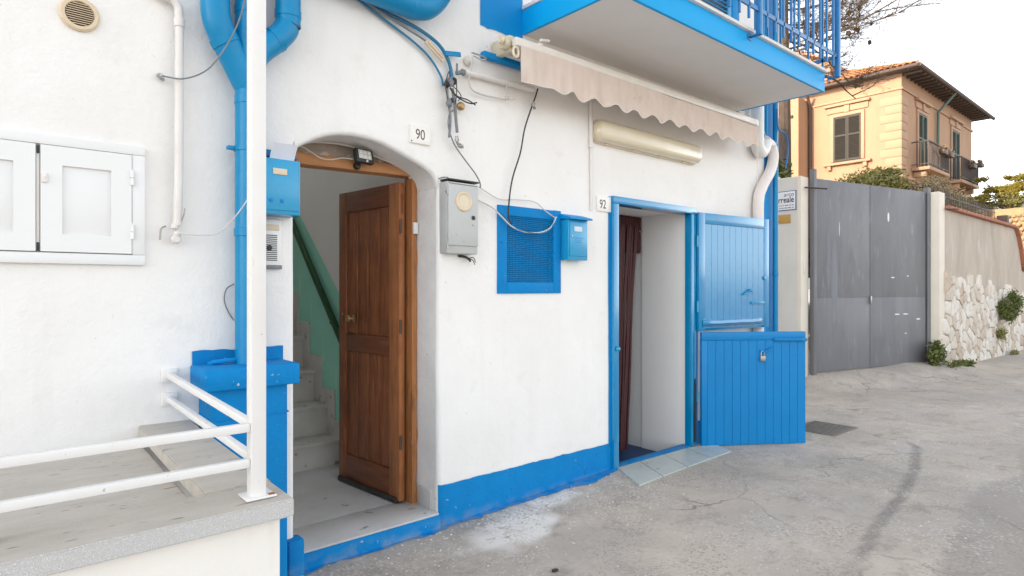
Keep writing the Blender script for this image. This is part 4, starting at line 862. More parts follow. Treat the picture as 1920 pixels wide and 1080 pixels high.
# ------------------------------------------------------------------ terrace and railing on the left
t = root('terrace', (.4, 2.6, -.05), 'raised stone-topped terrace with white front wall at the left', 'terrace')
TX = .765
b = B(); b.box((-6, 1.985, -.3), (.735, 3.22, .725)); b.obj('base_wall', 'plaster_warm', t, smooth=False)
def slabp(x0, x1, y0, y1, z0a, z0b, z1a, z1b, nm, m, par, mo=None):
    b = B(); b.box((x0, y0, 0), (x1, y1, 1), .0)
    for v in b.b.verts:
        f = (v.co.y-1.94)/(3.22-1.94); top = v.co.z > .5
        v.co.z = (z1a+(z1b-z1a)*f) if top else (z0a+(z0b-z0a)*f)
    bmesh.ops.bevel(b.b, geom=list(b.b.edges), offset=.004, segments=2, affect='EDGES')
    o = b.obj(nm, [m, 'travertine'], par)
    for p in o.data.polygons:
        if p.normal.z > .9: p.material_index = 1
    return o
slabp(-6, -.62, 1.94, 2.145, .725, .755, .782, .812, 'coping_slab', 'granite', t)
slabp(-.618, TX, 1.94, 2.145, .725, .755, .782, .812, 'coping_slab', 'granite', t)
slabp(.555, TX, 2.147, 3.225, .725, .78, .784, .826, 'kerb_slab', 'travertine', t)
slabp(-6, .553, 2.147, 3.225, .68, .72, .715, .76, 'floor_slab', 'travertine', t)
t = root('railing', (.676, 2.03, .785), 'white metal railing with a tall square post on the terrace edge', 'railing')
PX0, PX1, PY0, PY1 = .653, .700, 2.003, 2.050
B().box((PX0, PY0, .786), (PX1, PY1, 4.2), .004).obj('post', 'white_paint', t, label='tall square white post')
B().box((PX0-.020, PY0-.020, .786), (PX1+.026, PY1+.022, .793), .002).obj('base_plate', 'white_paint', t)
B().box((PX1+.004, PY0-.016, .7930), (PX1+.022, PY0+.002, .7955)).obj('rust_patch', 'coping_brick', t)
B().box((.005, 2.085, .79), (.045, 2.125, 1.05), .003).obj('post', 'white_paint', t, label='short white post at the left edge')
B().bar((-4, 2.022, 1.010), (PX0-.001, 2.022, 1.010), .024, .027, .003).obj('rail', 'white_paint', t)
B().bar((-4, 2.022, .903), (PX0-.001, 2.022, .898), .024, .027, .003).obj('rail', 'white_paint', t)
B().bar((.675, PY1+.001, 1.008), (.678, 3.215, 1.045), .024, .026, .003).obj('rail', 'white_paint', t)
B().bar((.675, PY1+.001, .903), (.678, 3.215, .935), .024, .026, .003).obj('rail', 'white_paint', t)
for z in (1.045, .935): B().box((.645, 3.206, z-.03), (.712, 3.2215, z+.03), .003).obj('wall_plate', 'white_paint', t)

# ------------------------------------------------------------------ door 92 threshold tiles, drain
t = root('tile_threshold', (4.4, 3.0, 0), 'row of pale aqua paving tiles in front of the blue stable door', 'paving')
c0 = [(3.885, 3.195), (4.17, 3.190), (4.50, 3.185), (4.83, 3.18), (5.17, 3.10)]; c1 = [(3.665, 2.815), (3.98, 2.83), (4.34, 2.845), (4.72, 2.86), (5.06, 2.87)]
for k in range(4):
    g = .007; b = B(); P = [c0[k], c0[k+1], c1[k+1], c1[k]]
    P = [(P[0][0]+g, P[0][1]), (P[1][0]-g, P[1][1]), (P[2][0]-g, P[2][1]), (P[3][0]+g, P[3][1])]
    b.prism(P, 'z', -.03, .010+random.uniform(-.0012, .0012)); b.obj('tile', 'tile_aqua', t, smooth=False)
t = root('drain_cover', (6.63, 2.73, 0), 'square cast-iron drain cover in the road beyond the blue lower door', 'drain cover')
b = B(); b.box((6.33, 2.50, -.02), (6.90, 2.94, .008), .002); b.obj('frame', 'cast_iron', t)
for i in range(9):
    for j in range(7):
        B().box((6.36+i*.058, 2.525+j*.057, .0082), (6.36+i*.058+.038, 2.525+j*.057+.036, .0135)).obj('stud', 'cast_iron', t, smooth=False)
def pebbles():
    b = B()
    for k in range(420):
        if k < 260: x = random.uniform(1.6, 4.0); y = 3.17-abs(random.gauss(0, .32))
        else: x = random.uniform(1.8, 8); y = random.uniform(.6, 3.1)
        s_ = random.uniform(.002, .006)*(1 if k % 12 else 1.6); b.ball((x, y, ground_z(x, y)+s_*.3), s_, 1, (1.3, 1, .5), .3)
    o = b.obj('grit', 'pipe_white', None, kind='stuff'); o['label'] = 'white paint crumbs and grit scattered along the foot of the house'; o['category'] = 'grit'
pebbles()
x, y = 2.309, 2.321
single(B().ball((x, y, ground_z(x, y)+.006), .016, 2, (1.3, .9, .5), .25), 'stone_chip', 'dark', 'dark pebble lying alone on the road in the foreground', 'pebble', loc=(x, y, ground_z(x, y)))
# blue overspray on the road along the wall foot
b = B(); n_ = 120; xs = np.linspace(1.3, 3.9, n_)
def spill(i, j):
    x = xs[i]; w_ = .02+.045*max(0, nz(x, 0, 4, 5)+.35)+.02*nz(x, 0, 8, 22)+.012*nz(x, 0, 3, 60)+(.06*math.exp(-((x-3.5)/.3)**2)); y = 3.212-w_*j/3
    if x < 2.2: y -= .0
    return (x, y, ground_z(x, y)+.003+.003*(3-j)/3)
b.grid(spill, n_, 4); o = b.obj('paint_overspill', 'blue_plinth', house, label='ragged blue paint spilt on the road edge')

# ------------------------------------------------------------------ alley wall, gate, stone wall
t = root('gate_pier', (9.28, 4.2, 0), 'cream rendered pier at the left of the grey steel gate, with an alley wall behind', 'wall')
B().box((9.15, 4.085, -.1), (9.40, 4.50, 3.10), .012).obj('pier', 'pier_cream', t)
B().box((9.19, 4.50, -.1), (9.38, 9.0, 3.16), .01).obj('alley_wall', 'wall_grey', t)
B().box((9.146, 4.135, -.1), (9.1495, 4.50, 3.08)).obj('painted_side', 'wall_grey', t, smooth=False)
B().box((9.225, 4.078, 1.66), (9.30, 4.086, 1.86), .003).obj('bell_plate', 'alu', t)
B().tube([(9.22, 4.06, 2.93), (9.50, 3.86, 2.915)], .012, 8).obj('iron_rod', 'iron', t)
t = root('street_sign', (9.14, 4.40, 2.75), 'white enamel street sign with a blue border and the letters rreale on the alley wall', 'street sign')
B().box((9.133, 4.150, 2.605), (9.1455, 4.78, 2.895), .004).obj('panel', 'sign_blue', t)
B().box((9.1305, 4.160, 2.615), (9.1335, 4.77, 2.885), .002).obj('face', 'sign_white', t)
text('lettering', 'arco', .085, 'sign_text', (9.1302, 4.178, 2.815), (0, -1, 0), (0, 0, 1), t, 1.0, .0006, 'RIGHT')
text('lettering', 'rreale', .125, 'sign_text', (9.1302, 4.178, 2.725), (0, -1, 0), (0, 0, 1), t, .80, .0006, 'RIGHT', .002)
b = B()
for z in (2.675, 2.637):
    y = 4.185
    while y < 4.62:
        l_ = random.uniform(.012, .05); b.box((9.1298, y, z), (9.1304, y+l_, z+.014)); y += l_+.012
b.obj('fine_print', 'grey_print', t, smooth=False)
single(B().box((9.135, 4.235, 2.415), (9.1455, 4.53, 2.545), .003), 'brass_plaque', 'gold_plaque', 'small golden plaque below the street sign', 'plaque', loc=(9.14, 4.38, 2.48))
# gate
GA = Vector((9.42, 4.02, 0)); GB = Vector((12.27, 3.33, 0)); gd = (GB-GA).normalized(); gn = Vector((gd.y, -gd.x, 0)); GL = (GB-GA).length
GM = Matrix(((gd.x, gn.x, 0, GA.x), (gd.y, gn.y, 0, GA.y), (0, 0, 1, 0), (0, 0, 0, 1)))
t = root('steel_gate', (GA+GB)/2, 'tall grey sheet-steel double gate between cream piers', 'gate')
for (a, c) in ((.05, .455*GL), (.455*GL+.012, GL-.06)):
    lf = B().box((a, -.03, .19), (c, .0, 3.085), .003, GM).obj('gate_leaf', 'steel_gate', t)
    mid = (a+c)/2
    for (p, q_) in ((a+.002, c-.002),):
        for (z0, z1) in ((.192, 1.30), (1.303, 3.083)):
            B().box((p, .0005, z0), (q_, .003+random.uniform(0, .0008), z1), .001, GM).obj('sheet', 'steel_gate', lf)
B().box((-.02, -.05, .15), (.045, .02, 3.22), .004, GM).obj('gate_post', 'steel_gate', t)
B().box((GL-.055, -.05, .15), (GL+.03, .03, 3.16), .004, GM).obj('gate_post', 'steel_gate', t)
B().box((GL-.075, .004, .2), (GL-.056, .012, 3.05), .002, GM).obj('hinge_gap', 'dark', t)
B().box((.455*GL-.01, .004, 1.20), (.455*GL+.02, .03, 1.32), .004, GM).obj('lock', 'metal', t)
b = B()
for (x, z, w_, h_) in [(.62*GL, 2.60, .05, .16), (.70*GL, 1.02, .14, .022), (.78*GL, 1.02, .16, .020), (.90*GL, .93, .12, .026), (.66*GL, 1.62, .10, .02), (.80*GL, 1.65, .07, .018), (.78*GL, .70, .05, .02), (.20*GL, 2.35, .015, .22)]:
    pts = [(x+w_/2*math.cos(a)*(1+.3*nz(a, x, 0, 2)), z+h_/2*math.sin(a)*(1+.3*nz(a, z, 3, 2))) for a in np.linspace(0, 2*math.pi, 12, endpoint=False)]
    b.poly([GM @ Vector((u, .0052, v)) for u, v in pts])
b.obj('paint_scrape', 'pipe_white', t, smooth=False)
b = B()
for (x, z, w_, h_) in [(.115*GL, 1.95, .10, 1.1), (.16*GL, 1.55, .16, 1.3), (.22*GL, 1.85, .08, .8)]:
    pts = [(x+w_/2*math.cos(a)*(1+.25*nz(a, x, 0, 3)), z+h_/2*math.sin(a)*(1+.1*nz(a, z, 3, 2))) for a in np.linspace(0, 2*math.pi, 26, endpoint=False)]
    b.poly([GM @ Vector((u, .0048+.0004*w_, v)) for u, v in pts])
mat('faded_grey', (.185,.195,.215), (.14,.15,.165), .6, 2.2, .9, 0, 30, stretch=(2,2,.3)); b.obj('faded_streak', 'faded_grey', t, smooth=False)
t = root('gate_pier', (12.45, 3.3, 0), 'narrow cream pier between the grey gate and the stone wall', 'wall')
B().box((12.31, 3.17, -.1), (12.60, 3.60, 3.085), .012).obj('pier', 'pier_cream', t)
B().tube([(12.50, 3.15, 2.80), (12.62, 2.98, 2.79)], .010, 8).obj('iron_rod', 'iron', t)

SW = 3.18
t = root('stone_wall', (15, SW, 0), 'rendered garden wall faced with pale rubble stones and capped in red brick', 'wall')
def wtop(x): return 2.81 if x < 17.9 else (2.81-.95*((x-17.9)/.9)**1.6 if x < 18.8 else 1.86-.12*(x-18.8))
b = B(); xs = list(np.linspace(12.605, 24, 150))
b.grid(lambda i, j: (xs[i], [SW+.02*nz(xs[i], j, 0, .9)+.008*nz(xs[i], j, 2, 4)]*1 and SW+.015*nz(xs[i], j*.3, 0, .9)+.008*nz(xs[i], j*.5, 2, 3), -.2+(wtop(xs[i])+.2)*j/14), len(xs), 15)
b.grid(lambda i, j: (xs[i], SW+.015*nz(xs[i], 14*.3, 0, .9)+.008*nz(xs[i], 7, 2, 3)+.35*j, wtop(xs[i])), len(xs), 2)
b.grid(lambda i, j: (xs[i], SW+.38, -.2+(wtop(xs[i])+.2)*j/2), len(xs), 3)
b.obj('render_coat', 'concrete_wall', t, ang=60)
B().box((12.61, SW-.020, -.15), (23, SW+.03, .9)).obj('mortar_bed', 'mortar', t, smooth=False)
xx = 12.62
while xx < 18.9:
    L_ = .255; x2 = xx+L_-.012
    za, zb = wtop(xx), wtop(x2); za = max(za, zb-.2) if xx < 17.8 else za
    b = B(); b.bar((xx, SW+.12, za+.032), (x2, SW+.12, zb+.032), .40, .055, .006); b.obj('coping_brick', 'coping_brick', t); xx += L_
# rubble stones: Voronoi cells
def cell_stones(x0, x1, ztop, dx, dz, limit=300):
    S = []; ni = int((x1-x0)/dx)
    for i in range(ni):
        nj = int((ztop(x0+i*dx)+.1)/dz)+1
        for j in range(nj):
            S.append((x0+(i+.5+random.uniform(-.42, .42))*dx, -.08+(j+.5*(i % 2)+.5+random.uniform(-.4, .4))*dz))
    out = []
    for a in S:
        if a[1] > ztop(a[0])+.03: continue
        P = [(a[0]-dx*1.1, a[1]-dz*1.1), (a[0]+dx*1.1, a[1]-dz*1.1), (a[0]+dx*1.1, a[1]+dz*1.1), (a[0]-dx*1.1, a[1]+dz*1.1)]
        for c in S:
            if c is a or abs(c[0]-a[0]) > 3*dx or abs(c[1]-a[1]) > 3*dz: continue
            m_ = ((a[0]+c[0])/2, (a[1]+c[1])/2); n_ = (c[0]-a[0], c[1]-a[1]); Q = []
            for k in range(len(P)):
                p, q_ = P[k], P[(k+1) % len(P)]
                sp = (p[0]-m_[0])*n_[0]+(p[1]-m_[1])*n_[1]; sq = (q_[0]-m_[0])*n_[0]+(q_[1]-m_[1])*n_[1]
                if sp <= 0: Q.append(p)
                if sp*sq < 0: t_ = sp/(sp-sq); Q.append((p[0]+(q_[0]-p[0])*t_, p[1]+(q_[1]-p[1])*t_))
            P = Q
            if len(P) < 3: break
        if len(P) >= 3: out.append((a, P))
    return out[:limit]
def stz(x): return 1.66-.075*(x-12.6) + .06*nz(x, 0, 0, 2)
for (a, P) in cell_stones(12.66, 18.7, stz, .24, .185):
    cx = sum(p[0] for p in P)/len(P); cz = sum(p[1] for p in P)/len(P); h = random.uniform(.028, .050); tx_ = random.uniform(-.03, .03); tz_ = random.uniform(-.03, .03)
    # subdivide outline and round it
    Q = []
    for k in range(len(P)):
        p, q_ = P[k], P[(k+1) % len(P)]
        for f in (.12, .38, .62, .88):
            u = p[0]+(q_[0]-p[0])*f; v = p[1]+(q_[1]-p[1])*f; k2 = .945+.06*nz(u, v, 3, 9); Q.append((cx+(u-cx)*k2, cz+(v-cz)*k2))
    b = B(); y0 = SW+.03; rings = []
    for (s_, y) in ((1.0, y0), (.98, SW-h*.55), (.90, SW-h*.9), (.6, SW-h*1.0)):
        rings.append([b.b.verts.new((cx+(u-cx)*s_, y+(tx_*(u-cx)+tz_*(v-cz))*(1 if s_ < 1 else 0)+.006*nz(u, v, s_, 12), cz+(v-cz)*s_)) for u, v in Q])
    for i in range(3):
        for k in range(len(Q)): b.b.faces.new((rings[i][k], rings[i][(k+1) % len(Q)], rings[i+1][(k+1) % len(Q)], rings[i+1][k]))
    b.b.faces.new(rings[-1])
    b.obj('stone', 'stone_%d' % random.choice([0, 0, 1, 2, 2, 2, 3]), t, ang=50)

# ------------------------------------------------------------------ garden behind the wall, hill
def struct(b, name, m, **k):
    o = b.obj(name, m, None, **k); o['kind'] = 'structure'; return o
b = B(); gx2 = list(np.linspace(12.7, 60, 60)); gy2 = list(np.linspace(SW+.39, 30, 30))
b.grid(lambda i, j: (gx2[i], gy2[j], (2.45 if gx2[i] < 18 else max(1.6, 2.45-.8*(gx2[i]-18)))+.15*nz(gx2[i], gy2[j], 0, .7) if gy2[j] < 7 else 2.5+.1*(gy2[j]-7)), 60, 30)
struct(b, 'garden_ground', 'earth')
b = B(); b.grid(lambda i, j: (420+60*i-10*j, 60-16*i+35*j*.5+260-140*0, -6+(46+16*nz(i, 0, 0, .33)+10*nz(i, 1, 0, .9))*(1-abs(j-3)/3.0)), 24, 7)
b = B()
def hill(i, j):
    a = R(8+2.2*i); d = 900+j*70; hh = 128+22*nz(i, 3, 0, .21)+10*nz(i, 8, 0, .7)
    return (math.cos(a)*d, math.sin(a)*d*.62, (hh+1.5*0)*math.sin(math.pi*j/8)**.8 - 3 if j else -5)
b.grid(hill, 34, 9); struct(b, 'hill', 'far_hill')

def foliage(b, c, rad, n, size, clumps=14, flat=.75, droop=0):
    n = int(n*1.7); size *= .72; clumps = int(clumps*1.8)
    c = Vector(c); cl = []
    for k in range(clumps):
        d = Vector((random.gauss(0, 1), random.gauss(0, 1), random.gauss(0, 1))).normalized()*random.uniform(.35, .85)
        cl.append((Vector((d.x*rad[0], d.y*rad[1], d.z*rad[2])), random.uniform(.22, .42)))
    for k in range(n):
        o, s_ = random.choice(cl); p = c+o+Vector((random.gauss(0, s_*.55)*rad[0], random.gauss(0, s_*.55)*rad[1], random.gauss(0, s_*.5)*rad[2]))
        d = Vector((random.uniform(-1, 1), random.uniform(-1, 1), random.uniform(-.6, 1)-droop)).normalized(); e = d.cross(Vector((random.uniform(-1, 1), random.uniform(-1, 1), random.uniform(-1, 1)))).normalized()
        L_ = size*random.uniform(.6, 1.4); w_ = L_*.27
        b.poly([p, p+d*L_*.5+e*w_, p+d*L_, p+d*L_*.5-e*w_])
    return b
def shrub(c, rad, n, size, m, label, cat='shrub', group=None, stems=7, name='shrub', base=None, clumps=14, m2=None, droop=0):
    base = base or (c[0], c[1], c[2]-rad[2]); t = root(name, base, label, cat, group)
    foliage(B(), c, rad, n, size, clumps, droop=droop).obj('foliage', m, t, kind='stuff', smooth=False, fixn=False)
    if m2: foliage(B(), c, [r_*.9 for r_ in rad], n//2, size, clumps, droop=droop).obj('dry_foliage', m2, t, kind='stuff', smooth=False, fixn=False)
    b = B()
    for k in range(stems):
        e = Vector(c)+Vector((random.uniform(-.7, .7)*rad[0], random.uniform(-.7, .7)*rad[1], random.uniform(.1, .9)*rad[2])); s_ = Vector(base)
        b.tube(smooth_pts([s_, (s_+e)/2+Vector((random.uniform(-.1, .1), random.uniform(-.1, .1), 0)), e], 4), [.018-.0015*q for q in range(9)], 5)
    b.obj('stem', 'twig', t); return t
GP = 'shrubs behind the garden wall'
shrub((15.6, 5.2, 3.75), (1.25, .7, .42), 4200, .10, 'leaf_olive', 'yellow-green bush rising behind the right leaf of the gate', group=GP, m2='leaf_gold')
shrub((16.2, 4.35, 3.45), (.95, .5, .55), 3200, .075, 'leaf_dry', 'dry brownish bush above the left end of the stone wall', group=GP, m2='leaf_olive')
shrub((17.9, 4.3, 3.3), (1.0, .5, .5), 3200, .075, 'leaf_dry', 'wiry dry bush over the middle of the brick coping', group=GP, m2='leaf_olive')
shrub((19.3, 4.6, 3.0), (1.0, .5, .4), 2200, .07, 'leaf_dry', 'low dry bush near the far end of the brick coping', group=GP)
shrub((12.6, 6.2, 3.75), (.35, .3, .45), 260, .16, 'leaf_green', 'spiky sprig of leaves peeping over the middle of the steel gate', group=GP, stems=10, clumps=6)
shrub((21.5, 4.0, 1.9), (.9, .6, .75), 3000, .10, 'leaf_green', 'sunlit green bush behind the curved end of the stone wall', group=GP, m2='leaf_gold')
shrub((16.46, SW-.20, 1.06), (.42, .20, .36), 3600, .06, 'leaf_green', 'dense green plant growing out of the stone wall', cat='plant', name='wall_plant', stems=3, base=(16.46, SW-.03, 1.0), droop=.3)
shrub((16.25, SW-.10, .48), (.20, .10, .16), 500, .05, 'leaf_olive', 'small tuft on the stone wall below the dense green plant', cat='plant', name='wall_plant', stems=2, base=(16.25, SW-.03, .5), droop=.3)
shrub((12.15, 3.17, .33), (.26, .10, .26), 650, .075, 'leaf_green', 'weeds growing up at the right foot of the steel gate', cat='weeds', name='weed', stems=6, base=(12.15, 3.2, .15))
shrub((12.75, 2.98, .13), (.62, .12, .10), 1300, .06, 'leaf_green', 'low weeds trailing along the foot of the stone wall beside the pier', cat='weeds', name='weed', stems=4, base=(12.75, 3.0, .05))
shrub((17.1, 3.02, .05), (.35, .06, .05), 500, .035, 'leaf_olive', 'thin strip of weeds at the far foot of the stone wall', cat='weeds', name='weed', stems=2, base=(17.1, 3.05, .0))
# iron fence on the wall
t = root('iron_fence', (15.0, SW+.18, 2.87), 'low rusty iron picket fence standing on the brick coping', 'fence')
B().bar((12.75, SW+.2, 3.13), (17.2, SW+.2, 3.13), .012, .02).obj('rail', 'iron', t)
x = 12.8
while x < 17.2: B().box((x-.006, SW+.194, 2.86), (x+.006, SW+.206, 3.24)).obj('picket', 'iron', t, smooth=False); x += .12
single(B().box((17.60, SW+.05, 2.86), (17.78, SW+.25, 3.10), .01), 'brick_stub', 'rust_pipe', 'rusty square stub standing on the brick coping', 'post', loc=(17.7, SW+.15, 2.86))

# ------------------------------------------------------------------ sunlit wall and golden tree far right
t = root('retaining_wall', (30.5, 4, 0), 'sunlit honey-coloured rubble wall in the far right background', 'wall')
b = B(); ys = list(np.linspace(-2.5, 6.95, 60))
b.grid(lambda i, j: (30.5+.18*nz(ys[i], j*.4, 0, 1.3)+.1*nz(ys[i], j, 5, 3), ys[i], -.2+(4.75+.12*nz(ys[i], 0, 0, 1.4)-.16*max(0, 5.2-ys[i]))*j/20), 60, 21)
b.grid(lambda i, j: (30.5+.5*j, ys[i], 4.5+.12*nz(ys[i], 0, 0, 1.4)-.16*max(0, 5.2-ys[i])), 60, 3)
b.obj('masonry', 'sunny_stone', t, ang=80)
k = 0
for i in range(26):
    for j in range(8):
        y = 2.6+i*.17+(j % 2)*.08+random.uniform(-.02, .02); z = 3.0+j*.18
        if z > 4.40-.16*max(0, 5.2-y): continue
        B().ball((30.42, y, z+random.uniform(-.02, .02)), .085, 1, (.6, random.uniform(.8, 1.05), random.uniform(.75, 1.0)), .15).obj('stone', 'sunny_stone', t)
def tree(name, base, label, cat, trunk_pts, r0, group=None):
    t = root(name, base, label, cat, group); B().tube(smooth_pts(trunk_pts, 5), [r0*(1-.55*k/(5*(len(trunk_pts)-1))) for k in range(5*(len(trunk_pts)-1)+1)], 10).obj('trunk', 'bark', t); return t
t = tree('flat_topped_tree', (31.6, 5.75, 3.0), 'low golden sunlit tree on the honey-coloured wall', 'tree', [(31.6, 5.75, 3.0), (31.7, 5.75, 4.2), (31.6, 5.65, 5.0)], .14)
b = B(); c_ = B()
for (dx, dy, dz, s_, n_) in [(0, .4, 5.6, .55, 1300), (-.3, 1.0, 5.25, .5, 1100), (.2, -.4, 5.75, .5, 1200), (.1, -1.1, 5.45, .6, 1300), (0, .0, 5.15, .6, 1200), (-.2, 1.5, 4.95, .4, 700), (.2, -.2, 6.15, .35, 500), (0, -1.5, 5.9, .4, 600), (.1, .9, 6.2, .22, 160)]:
    foliage(b if random.random() < .7 else c_, (31.6+dx, 5.75+dy, dz-.25), (s_*1.1, s_*1.35, s_*.55), int(n_*1.7), .11, 9)
    B().tube([(31.62, 5.7, 4.5), (31.6+dx*.5, 5.75+dy*.5, (dz+4.6)/2), (31.6+dx, 5.75+dy, dz-.25)], [.06, .035, .012], 6).obj('branch', 'twig', t)
b.obj('foliage', 'leaf_gold', t, kind='stuff', smooth=False, fixn=False); c_.obj('foliage', 'leaf_olive', t, kind='stuff', smooth=False, fixn=False)

# ------------------------------------------------------------------ bare pine behind the house
t = tree('pine_tree', (14.78, 7.02, 0), 'bare wintry pine with wiry brown branches behind the balcony', 'tree', [(14.78, 7.02, 0), (14.72, 7.0, 2.5), (14.8, 7.0, 4.5), (14.74, 6.98, 6.5), (14.7, 6.98, 8.5), (14.8, 6.9, 10.5)], .19)
tw = B(); nd = B(); cones = []
CR = Vector((.756, -.655, 0)); CF = Vector((.655, .756, 0))
def branch(p, d, L, r_, depth):
    if d.z < -.25 and p.z < 8.3: d = Vector((d.x, d.y, abs(d.z)*.4)).normalized()
    n = 6; pts = [p.copy()]; dd = d.copy()
    for k in range(n):
        dd = (dd + Vector((random.gauss(0, .13), random.gauss(0, .13), random.gauss(.02, .11)))).normalized(); pts.append(pts[-1]+dd*L/n)
    rr = [r_*(1-.7*k/n) for k in range(n+1)]
    if depth == 0: B().tube(pts, rr, 6).obj('branch', 'twig', t)
    else: tw.tube(pts, rr, 4 if depth > 1 else 5, caps=False)
    if depth < 3:
        for k in range([9, 7, 4][depth]):
            i = random.randint(1, n-1); f = random.random(); q_ = pts[i].lerp(pts[i+1], f)
            a = (dd+Vector((random.gauss(0, .55), random.gauss(0, .55), random.gauss(.05, .45)))).normalized()
            branch(q_, a, L*random.uniform(.32, .55), r_*.45, depth+1)
    if depth >= 2 and random.random() < .55:
        q_ = pts[-1]
        for k in range(7):
            a = (dd+Vector((random.gauss(0, .5), random.gauss(0, .5), random.gauss(0, .5)))).normalized(); e = a.cross(Vector((0, 0, 1))).normalized()*.003
            nd.poly([q_-e, q_+e, q_+a*random.uniform(.10, .2)])
    if depth == 1 and random.random() < .4: cones.append(pts[random.randint(2, n)])
for k in range(34):
    z = 6.95+k*.12; base = Vector((14.72, 6.98, z)); a = random.uniform(-1.0, 1.0) if k % 3 else random.uniform(0, 6.28)
    d = (CR*math.cos(a)+CF*math.sin(a)*.9+Vector((0, 0, random.uniform(-.02, .42)))).normalized()
    branch(base, d, random.uniform(2.0, 3.3) if k % 3 else random.uniform(1.4, 2.2), .028, 0)
branch(Vector((14.74, 6.98, 6.75)), (CR*1.0+Vector((0, 0, .09))).normalized(), 2.9, .04, 0)
tw.obj('twigs', 'twig', t, kind='stuff'); nd.obj('dry_needles', 'needle_dry', t, kind='stuff', smooth=False)
for c in cones[:40]: B().ball(c, .055, 2, (.8, .8, 1.15), .12).obj('cone', 'cone', t)

# ------------------------------------------------------------------ villa
VX, VY = 24.9, 7.57; VB = 2.0; VH = 9.15; VX1 = 34.2; VY1 = 10.8
v = root('villa', (VX, VY, VB), 'peach two-storey villa with a tiled hip roof and louvred shutters', 'house')
wl = B().box((VX, VY, VB), (VX1, 17.0, VH)).obj('wall', 'villa', v, smooth=False)
B().box((23.96, VY1, VB), (VX-.001, 17.0, VH-.35)).obj('wing', 'villa', v, smooth=False)
B().box((VX-.05, VY-.05, VH-.62), (VX1+.05, VY-.001, VH-.54), .01).obj('string_course', 'villa_trim', v)
B().box((VX-.05, VY, VH-.62), (VX-.001, VY1-.01, VH-.54), .01).obj('string_course', 'villa_trim', v)
B().box((VX-.06, VY-.06, 5.38), (VX1+.06, VY-.001, 5.50), .01).obj('string_course', 'villa_trim', v)
B().box((VX-.06, VY, 5.38), (VX-.001, VY1-.01, 5.50), .01).obj('string_course', 'villa_trim', v)
z = 5.52; k = 0
while z < VH-.95:
    w_ = .52 if k % 2 else .70
    B().box((VX-.018, VY-.018, z+.012), (VX+w_*.9, VY-.001, z+.30), .008).obj('quoin', 'villa_trim', v)
    B().box((VX-.018, VY, z+.012), (VX-.001, VY+w_, z+.30), .008).obj('quoin', 'villa_trim', v); z += .312; k += 1
def vwin(plane, a, c, z0, z1, m, sill=True, trim=True):
    """window or door with two louvred shutters; plane 'x' faces -X, 'y' faces -Y"""
    def P(u, d, z): return (VX-d, u, z) if plane == 'x' else (u, VY-d, z)
    def bx(b, u0, u1, d0, d1, za, zb, bev=0):
        p = P(u0, d0, za); q_ = P(u1, d1, zb); lo = tuple(min(x, y) for x, y in zip(p, q_)); hi = tuple(max(x, y) for x, y in zip(p, q_)); b.box(lo, hi, bev); return b
    B_ = B(); bx(B_, a+.002, c-.002, .0045, .007, z0+.002, z1-.002)
    b = B(); bx(b, a-.12, a-.001, .001, .06, z0, z1+.12, .006); bx(b, c+.001, c+.12, .001, .06, z0, z1+.12, .006); bx(b, a, c, .001, .06, z1+.001, z1+.12, .006)
    bx(b, a, c, -.02, .004, z0, z1)
    wn = b.obj('window', 'villa_trim', v)
    B_.obj('pane', 'dark', wn, smooth=False)
    mid = (a+c)/2
    for (p, q_) in ((a+.01, mid-.006), (mid+.006, c-.01)):
        b = B(); bx(b, p, p+.05, .01, .05, z0+.01, z1-.01); bx(b, q_-.05, q_, .01, .05, z0+.01, z1-.01); bx(b, p+.05, q_-.05, .01, .05, z0+.01, z0+.08); bx(b, p+.05, q_-.05, .01, .05, z1-.08, z1-.01); bx(b, p+.05, q_-.05, .01, .05, (z0+z1)/2+.1, (z0+z1)/2+.16)
        zz_ = z0+.10
        while zz_ < z1-.10:
            u0, u1 = p+.05, q_-.05; dz = .028
            b.poly([P(u0, .045, zz_-dz*.2), P(u1, .045, zz_-dz*.2), P(u1, .018, zz_+dz), P(u0, .018, zz_+dz)])
            b.poly([P(u0, .045, zz_-dz*.2-.008), P(u1, .045, zz_-dz*.2-.008), P(u1, .045, zz_-dz*.2), P(u0, .045, zz_-dz*.2)]); zz_ += .052
        b.obj('shutter', m, wn, smooth=False)
    if sill:
        b = B(); bx(b, a-.35, c+.35, .002, .16, z0-.13, z0-.04, .01); bx(b, a-.22, a-.08, .002, .12, z0-.30, z0-.135, .02); bx(b, c+.08, c+.22, .002, .12, z0-.30, z0-.135, .02); b.obj('sill', 'villa_trim', wn)
    if trim:
        b = B(); bx(b, a-.32, c+.32, .002, .15, z1+.40, z1+.50, .012); bx(b, a-.25, c+.25, .002, .05, z1+.16, z1+.395, .01); bx(b, mid-.09, mid+.09, .051, .10, z1+.12, z1+.395, .01); b.obj('hood', 'villa_trim', wn)
vwin('x', 8.89, 9.86, 6.26, 7.97, 'shutter_brown')
vwin('y', 26.63, 27.63, 5.90, 8.02, 'shutter_green', sill=False); vwin('y', 30.95, 32.05, 5.90, 8.12, 'shutter_green', sill=False)
# wing window
B().box((23.90, 11.05, 6.2), (23.959, 12.3, 6.32), .01).box((23.90, 11.0, 8.05), (23.959, 12.3, 8.15), .01).box((23.93, 11.15, 6.33), (23.959, 12.2, 8.04)).obj('window', 'shutter_brown', v)
